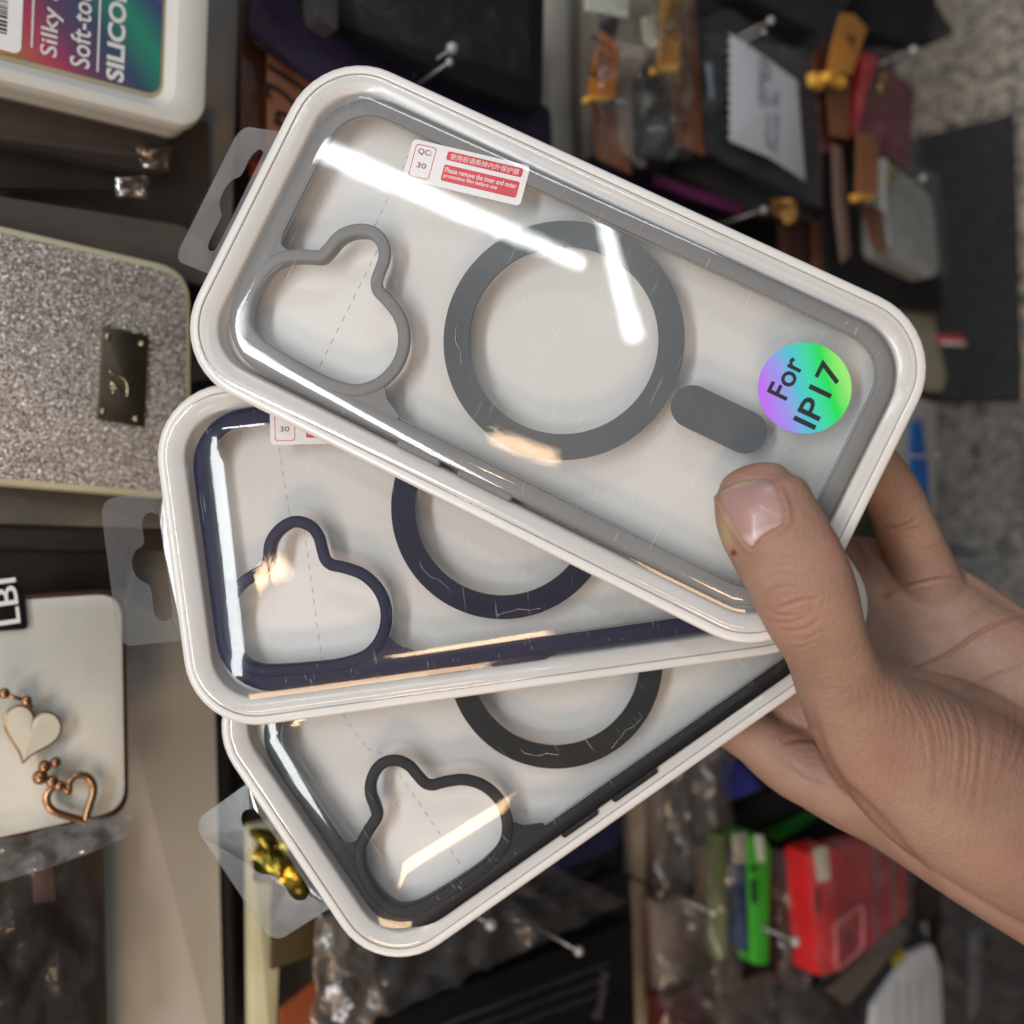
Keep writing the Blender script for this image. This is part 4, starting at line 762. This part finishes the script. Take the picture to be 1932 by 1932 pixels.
# ------------------------------------------------------------------ upper right stock
def stock(name, px, k, c, lab, cat, t=.8, rough=.4, r=.3, group=None, **kw):
    return props(panel(name, px, k, t, drk('stock_%d_%d_%d' % c, c, rough=rough, **kw), r=r), lab, cat, group)
stock('boxed_case', [(1140, -40), (1330, -60), (1560, 40), (1560, 500), (1250, 420), (1120, 330)], -.4, (46, 43, 42), 'dark back row of cases behind the amber tags', 'case box')
stock('white_card', [(1105, -40), (1190, -40), (1186, 34), (1106, 20)], 5.5, (206, 208, 190), 'pale hang card at the very top, left of the sticker', 'card', t=.1, r=.1)
stock('paper_band', [(1190, -40), (1246, -40), (1240, 90), (1200, 150), (1166, 190), (1160, 120)], 4.2, (150, 138, 126), 'beige crumpled band between the two amber tags', 'wrapper', t=.3)
tag('hang_tag', [(1135, 56), (1170, 84), (1164, 150), (1161, 186), (1112, 184), (1117, 130)], 5.4, (184, 108, 38), 'amber tag with vertical handwriting beside the light rail', 'Note 9', (1128, 150), (1136, 75), 1.2, fold=[(1112, 178), (1154, 178), (1154, 190), (1113, 190)])
tag('hang_tag', [(1118, 195), (1168, 190), (1194, 330), (1130, 300)], 4.6, (130, 82, 58), 'brown tag tail under the first amber tag')
tag('hang_tag', [(1250, -30), (1286, -30), (1284, 122), (1240, 130)], 5.8, (186, 132, 44), 'yellow amber tag beside the steel rod at the top', 'Note', (1264, 70), (1270, 0), 1.0, fold=[(1239, 119), (1284, 119), (1282, 136), (1240, 136)])
tag('hang_tag', [(1242, 141), (1286, 130), (1286, 161)], 5.3, (160, 112, 34), 'small folded amber corner under the yellow tag')
tag('hang_tag', [(1262, 130), (1322, 130), (1330, 296), (1276, 270)], 4.8, (124, 80, 52), 'wide brown tag behind the folded amber corner', 'X9', (1284, 250), (1290, 200), 1.0)
tag('hang_tag', [(1286, -40), (1312, -40), (1322, 140), (1288, 130)], 4.6, (112, 78, 62), 'dusky brown tag strip right of the yellow tag')
stock('small_label', [(1210, 33), (1236, 28), (1240, 88), (1218, 96)], 6.6, (206, 204, 180), 'tiny cream barcode label left of the yellow amber tag', 'label', t=.04, r=.15)
stock('boxed_case', [(1196, 140), (1256, 150), (1280, 300), (1200, 296)], 5.0, (66, 64, 62), 'grey case in a bag between the tags and the top pack', 'case box')
stock('paper_band', [(1160, 150), (1196, 130), (1222, 320), (1180, 290)], 4.8, (132, 118, 108), 'dull pink beige bag fold left of the grey bagged case', 'wrapper', t=.3)
dk = thing('dark_case_box', 'dark grey case box with torn notebook paper on its front', 'case box', K(1430, 200, 4))
panel('box', [(1318, 40), (1380, 10), (1548, 130), (1556, 400), (1480, 372), (1325, 282)], 4.2, 1.4, drk('boxgrey', (58, 58, 60), rough=.3), dk, r=.4, bev=.2)
panel('shiny_edge', [(1336, 118), (1346, 116), (1350, 180), (1344, 186)], 4.35, .2, plain(150, 170, 190, .1), dk, r=.05)
crinkle('bag', [(1322, 60), (1540, 100), (1552, 395), (1330, 290)], 5.2, M_bag, dk, amp=.5, n=24, seed=41)
teeth = [(1376 + (4 if i % 2 else -2), 60 + i * 9) for i in range(24)]
pp = panel('notebook_paper', list(reversed(teeth)) + [(1412, 84), (1504, 152), (1520, 342), (1450, 296)], 5.9, .03, mat('paper', lin(186, 186, 192), .7, var=.03, vs=30), None, r=0, bev=.01); props(pp, 'torn notebook page with faint writing, on the dark case box', 'paper')
for a, b, s in (((1436, 200), (1440, 110), 'camera'), ((1448, 280), (1452, 120), 'glass 21 50'), ((1462, 290), (1464, 170), 'Note 9s')): script_on(a, b, s, 5.96, .5, plain(120, 122, 134, .7), pp)
stock('dark_case_box', [(1330, -70), (1640, -70), (1560, 95), (1545, 60), (1400, -10)], 4.8, (50, 50, 52), 'slanting dark box across the top, left of the upper hook', 'case box', t=1.4)
stock('dark_case_box', [(1500, 0), (1700, -70), (1790, -70), (1740, 85), (1640, 60)], 3.5, (38, 38, 39), 'black slanting box between the amber tag and the granite', 'case box', t=1.4)
stock('dark_case_box', [(1600, -50), (1720, -70), (1802, 60), (1770, 80)], 2.6, (66, 64, 63), 'brown grey box corner reaching over the granite at the top', 'case box', t=1.2)
stock('pink_strip', [(1239, 326), (1406, 386), (1404, 406), (1300, 372), (1239, 346)], 3.6, (120, 54, 96), 'magenta strip above the long edge of the top pack', 'packet', t=.3, r=.1)
stock('boxed_case', [(1120, 290), (1310, 350), (1420, 470), (1500, 560), (1250, 520), (1080, 360)], 2.6, (48, 42, 56), 'dim violet box row just above the top pack', 'case box')
stock('boxed_case', [(1300, 290), (1540, 380), (1545, 420), (1420, 400), (1290, 330)], 3.6, (64, 62, 60), 'dark bag edge below the notebook paper', 'case box')
for i, (u, c) in enumerate(((1470, (84, 52, 38)), (1500, (58, 34, 28)), (1532, (104, 58, 40)))): tag('hang_tag', [(u, 408), (u + 26, 412), (u + 28, 560), (u + 4, 545)], 3.0 + i * .3, c, ('left', 'middle', 'right')[i] + ' of three dim rust tags above the top pack')
props(crinkle('foil_wrapper', [(1448, 375), (1496, 385), (1492, 425), (1455, 405)], 5.6, mat('bright_amber', lin(250, 190, 110), .15, .7, var=.2, vs=80, col2=lin(140, 80, 40)), None, amp=.8, n=12, seed=17), 'bright amber glint next to the hook above the top pack', 'wrapper')
tag('hang_tag', [(1588, 24), (1612, 26), (1637, 54), (1608, 140), (1562, 136), (1572, 80)], 6.5, (182, 122, 50), 'large amber tag above the red bag', 'A', (1604, 90), (1608, 66), .8, fold=[(1562, 132), (1600, 134), (1600, 164), (1584, 156), (1563, 150)])
tag('hang_tag', [(1534, 100), (1562, 70), (1562, 150), (1536, 150)], 5.8, (96, 50, 32), 'dark rust tag left of the large amber tag', fold=[(1536, 134), (1560, 134), (1560, 166), (1540, 158)])
tag('hang_tag', [(1562, 165), (1606, 150), (1602, 262), (1570, 256)], 5.9, (120, 76, 46), 'brown tail of the large amber tag')
tag('hang_tag', [(1540, 165), (1562, 165), (1574, 285), (1550, 290)], 5.4, (80, 36, 30), 'maroon tag tail left of the brown one')
rb = thing('red_bag', 'red case in a clear bag hanging at the upper right edge of the rack', 'bagged case', K(1670, 200, 5))
panel('case', [(1634, 96), (1662, 112), (1728, 168), (1716, 316), (1620, 262)], 5.0, 1.0, drk('dull_red', (112, 44, 54), rough=.4, vs=14), rb, r=.3)
panel('case_side', [(1632, 96), (1658, 108), (1640, 170), (1622, 258), (1600, 256), (1618, 180)], 5.5, .5, plain(176, 26, 44, .4), rb, r=.1)
crinkle('bag', [(1628, 90), (1740, 100), (1726, 320), (1606, 262)], 5.9, M_bag, rb, amp=.5, n=22, seed=51)
mesh('gold_mark', *tubes([[K(1664 + 5 * math.sin(q), 142 + q * 5, 5.7) for q in np.linspace(0, 7, 18)]], .12, 6), mat('gilt', lin(210, 190, 90), .2, .9), rb, smooth=True)
tag('hang_tag', [(1620, 252), (1644, 254), (1660, 266), (1655, 372), (1617, 370)], 6.2, (150, 98, 58), 'brown amber tag above the white bagged case', fold=[(1617, 364), (1654, 364), (1650, 378), (1620, 378)])
tag('hang_tag', [(1624, 380), (1668, 396), (1674, 470), (1652, 474)], 5.6, (118, 74, 54), 'brown tail left of the white bagged case')
wb = thing('white_bagged_case', 'pale grey white case in a clear bag, right end of the rack', 'bagged case', K(1715, 420, 5))
panel('case', [(1664, 296), (1700, 318), (1764, 372), (1776, 512), (1760, 526), (1662, 478)], 5.0, 1.2, drk('pale_case', (150, 152, 150), rough=.3, vs=10, var=.08), wb, r=.6, bev=.3)
panel('case_side', [(1662, 296), (1676, 300), (1674, 400), (1686, 466), (1660, 470), (1668, 400)], 5.4, .5, plain(218, 220, 216, .35), wb, r=.2)
crinkle('bag', [(1655, 285), (1770, 330), (1784, 525), (1655, 482)], 5.8, M_bag, wb, amp=.5, n=22, seed=52)
mesh('gold_mark', *tubes([[K(1684 + 6 * math.cos(q * 2), 312 + q * 5, 5.6) for q in np.linspace(0, 7, 20)]], .10, 6), mat('gilt2', lin(190, 176, 96), .2, .9), wb, smooth=True)
stock('dark_case_box', [(1545, 260), (1600, 255), (1620, 380), (1655, 480), (1780, 530), (1780, 590), (1560, 560)], 3.8, (36, 35, 36), 'black box mass under the white bagged case', 'case box', t=1.2)
stock('paper_band', [(1574, 270), (1590, 276), (1606, 480), (1592, 496), (1578, 380)], 5.6, (128, 104, 92), 'thin tan bag fold left of the brown tags', 'wrapper', t=.2, r=.1)
bb = thing('beige_box', 'beige carton at the rack foot, right of the top pack', 'box', K(1705, 640, 3))
panel('carton', [(1636, 548), (1758, 580), (1786, 705), (1780, 738), (1640, 720)], 3.0, 3.0, drk('beige_card', (142, 140, 122), rough=.6, vs=12, var=.06), bb, r=.15)
panel('flap', [(1630, 528), (1752, 556), (1760, 584), (1636, 560)], 3.3, .3, plain(92, 90, 86, .5), bb, r=.1)
lbx = props(panel('red_white_label', [(1776, 632), (1820, 632), (1822, 651), (1778, 649)], 3.4, .3, plain(186, 60, 66, .5), r=.05), 'little red and white label sticking out over the black slab', 'label')
panel('white_edge', [(1778, 643), (1821, 644), (1822, 652), (1779, 650)], 3.44, .04, plain(206, 204, 200, .5), lbx, r=.02)
bp_ = thing('blue_packet', 'blue and white packet standing behind the little finger', 'packet', K(1735, 860, 3))
panel('white_sleeve', [(1690, 740), (1768, 760), (1768, 975), (1700, 990)], 2.8, .8, plain(158, 156, 152, .4), bp_, r=.1)
panel('blue_front', [(1722, 796), (1740, 790), (1752, 880), (1756, 968), (1716, 960)], 3.0, .2, plain(30, 96, 170, .4), bp_, r=.15)
stock('dark_case_box', [(1600, 730), (1776, 744), (1776, 760), (1700, 780), (1690, 1060), (1600, 1080)], 2.4, (50, 49, 48), 'dark grey box between the top pack edge and the blue packet', 'case box')
# ------------------------------------------------------------------ lower right stock
for i, (px, c, k, lab) in enumerate((([(1232, 1430), (1290, 1390), (1300, 1700), (1240, 1760)], (104, 92, 82), 2.2, 'brown clear bagged case right of the beige rail, high'), ([(1262, 1380), (1330, 1340), (1340, 1660), (1280, 1660)], (72, 66, 62), 2.8, 'dim bagged case second right of the beige rail'),
        ([(1236, 1700), (1330, 1690), (1345, 1860), (1240, 1900)], (112, 96, 84), 3.2, 'tan crumpled bagged case low beside the beige rail'), ([(1316, 1320), (1376, 1400), (1380, 1600), (1330, 1620)], (96, 92, 88), 3.4, 'grey film strip left of the blue bag'),
        ([(1330, 1600), (1392, 1590), (1400, 1860), (1345, 1880)], (90, 78, 70), 4.0, 'brown bag just left of the green case'), ([(1250, 1880), (1330, 1850), (1360, 2020), (1240, 2020)], (74, 30, 26), 3.8, 'deep red brown bag at the bottom edge'),
        ([(1345, 1860), (1460, 1830), (1470, 2020), (1360, 2020)], (84, 72, 64), 3.4, 'dull brown bag under the green case'), ([(1455, 1600), (1520, 1620), (1535, 1870), (1470, 1860)], (78, 50, 50), 3.2, 'maroon tinted bag between the green and red cases'),
        ([(1470, 1860), (1640, 1860), (1640, 2020), (1470, 2020)], (70, 62, 58), 2.4, 'dark bag heap under the red case'))):
    t = thing('bagged_case', lab, 'bagged case', K(px[0][0], px[0][1], k), group='brown bagged cases low in the rack'); panel('case', px, k, .9, drk('bagged_%d' % i, c, rough=.35, vs=26, var=.3, bump=.3, bs=30), t, r=.3, bev=.2)
    crinkle('bag', [px[0], px[1], px[2], px[3]], k + .6, M_bag, t, amp=.8, n=18, seed=60 + i)
stock('blue_bag', [(1376, 1430), (1412, 1446), (1440, 1490), (1380, 1510)], 4.0, (44, 52, 120), 'deep blue bagged case just below the hand', 'bagged case', rough=.25)
stock('dark_case_box', [(1340, 1560), (1480, 1480), (1600, 1540), (1660, 1600), (1540, 1610), (1380, 1600)], 2.8, (30, 31, 30), 'black glossy case with green stripe above the green case', 'case box')
stock('green_strip', [(1446, 1572), (1530, 1534), (1556, 1538), (1470, 1588)], 3.4, (28, 96, 34), 'dim green strip slanting up from the green case', 'packet', t=.3, r=.1)
gc = thing('green_case', 'vivid green phone case seen edge on, between brown bags', 'phone case', K(1435, 1700, 5))
panel('case', [(1412, 1580), (1440, 1574), (1456, 1600), (1452, 1822), (1424, 1822)], 5.0, 2.2, plain(60, 160, 46, .4), gc, r=.3, bev=.15)
for px in ([(1417, 1634), (1428, 1632), (1428, 1646), (1419, 1646)], [(1418, 1660), (1428, 1658), (1430, 1704), (1420, 1706)]): panel('button_slot', px, 5.04, .1, plain(16, 50, 16, .5), gc, r=.1)
panel('white_label', [(1424, 1576), (1440, 1576), (1444, 1626), (1430, 1626)], 5.05, .04, plain(190, 196, 176, .5), gc, r=.05)
stock('green_strip', [(1355, 1576), (1372, 1574), (1376, 1810), (1360, 1812)], 4.9, (96, 104, 66), 'faded green case edge left of the blue one', 'phone case', r=.1)
stock('blue_case', [(1390, 1634), (1410, 1630), (1414, 1800), (1394, 1790)], 4.8, (50, 64, 104), 'slate blue case edge left of the green case', 'phone case', r=.15)
stock('white_card', [(1386, 1574), (1410, 1570), (1410, 1630), (1388, 1632)], 5.0, (170, 164, 144), 'cream card end above the slate blue case edge', 'card', t=.2, r=.1)
rc = thing('red_case', 'bright red phone case with a rounded emblem frame, low right', 'phone case', K(1600, 1720, 5))
fr5 = [(1574, 1600, 5.4), (1710, 1560, 5.4), (1714, 1728, 5.4), (1584, 1836, 5.4)]
panel('case_back', fr5, 5.4, 1.2, drk('red_back', (148, 34, 40), rough=.4, vs=14, var=.12), rc, r=.3, bev=.15)
panel('case_side', [(1528, 1612), (1576, 1598), (1588, 1832), (1544, 1844), (1538, 1760)], 5.6, 1.6, plain(206, 36, 40, .4), rc, r=.25, bev=.15)
panel('white_label', [(1536, 1602), (1562, 1596), (1568, 1660), (1544, 1666)], 5.68, .05, plain(196, 192, 178, .5), rc, r=.2)
panel('button_slot', [(1538, 1680), (1546, 1678), (1550, 1724), (1542, 1726)], 5.66, .1, plain(70, 16, 20, .5), rc, r=.15)
em = [K(a, b, 5.62) for a, b in [tuple(p) for p in catmull([(1580, 1742), (1600, 1728), (1622, 1710), (1627, 1716), (1627, 1760), (1624, 1788), (1600, 1812), (1583, 1826), (1578, 1818), (1577, 1780), (1576, 1750)], 3)]]
mesh('emblem_frame', *tubes([em + em[:2]], .10, 6), plain(200, 110, 120, .4), rc, smooth=True)
mesh('emblem_mark', *tubes([[K(1594, 1760, 5.58), K(1596, 1796, 5.58)], [K(1606, 1750, 5.58), K(1608, 1788, 5.58)], [K(1594, 1778, 5.58), K(1608, 1768, 5.58)]], .1, 6), plain(96, 24, 30, .5), rc)
for u in (1650, 1682): panel('stripe', [(u, 1590), (u + 8, 1588), (u + 10, 1770 - (u - 1650)), (u + 2, 1776 - (u - 1650))], 5.5, .06, plain(110, 70, 76, .5), rc, r=.02)
crinkle('bag', [(1520, 1590), (1716, 1560), (1724, 1740), (1540, 1860)], 6.4, M_bag, rc, amp=.6, n=24, seed=71)
stock('dark_case_box', [(1600, 1880), (1735, 1740), (1760, 1790), (1660, 1900), (1620, 1960)], 4.6, (40, 38, 40), 'black box edge slanting below the red case', 'case box')
stock('yellow_mark', [(1683, 1812), (1704, 1786), (1708, 1808), (1688, 1826)], 4.9, (150, 130, 30), 'small yellow mark on the slanting black box', 'sticker', t=.05, r=.05)
stock('grey_film', [(1560, 1868), (1700, 1740), (1722, 1760), (1600, 1900)], 5.0, (92, 84, 78), 'grey brown film strip right under the red case', 'wrapper', t=.2)
wc = props(panel('white_packet', [(1652, 1900), (1720, 1800), (1760, 1782), (1776, 1830), (1784, 2040), (1640, 2040)], 5.0, .6, drk('packet_white', (176, 174, 178), rough=.4, vs=10, var=.06), r=.2), 'white creased packet at the bottom right edge', 'packet')
for u in (1690, 1712, 1734): panel('crease', [(u, 1850), (u + 3, 1850), (u + 4, 2000), (u, 2000)], 5.03, .05, plain(140, 138, 144, .4), wc, r=.01)
stock('boxed_case', [(1768, 1700), (1850, 1640), (2000, 1700), (2000, 2040), (1790, 2040)], 2.4, (44, 42, 42), 'dark bagged cases in the bottom right corner', 'bagged case')
stock('grey_film', [(1836, 1760), (1856, 1750), (1850, 1900), (1832, 1930)], 4.4, (90, 92, 98), 'blue grey film glint in the bottom right corner', 'wrapper', t=.2)
crinkle('case_bag', [(1770, 1690), (1980, 1700), (1980, 2000), (1780, 2000)], 4.6, M_bag, None, amp=1.0, n=30, seed=81, label='loose clear film in the bottom right corner', cat='bag')
stock('bagged_case', [(1690, 1580), (1760, 1600), (1800, 1700), (1716, 1760)], 3.4, (46, 40, 40), 'dark bagged case right of the red case under the wrist', 'bagged case')
crinkle('case_bag', [(1120, 30), (1300, -30), (1300, 300), (1130, 310)], 6.9, M_bag, None, amp=.8, n=30, seed=91, label='loose clear film over the amber tags', cat='bag')

# ------------------------------------------------------------------ turn the layout upright (Z becomes the real vertical)
bpy.context.view_layer.update()
for o in list(COL.objects):
    if o.parent is None: o.matrix_world = WORLD @ o.matrix_world
scn.render.engine = 'CYCLES'
scn.cycles.max_bounces = 10; scn.cycles.transparent_max_bounces = 24; scn.cycles.caustics_reflective = False; scn.cycles.caustics_refractive = False
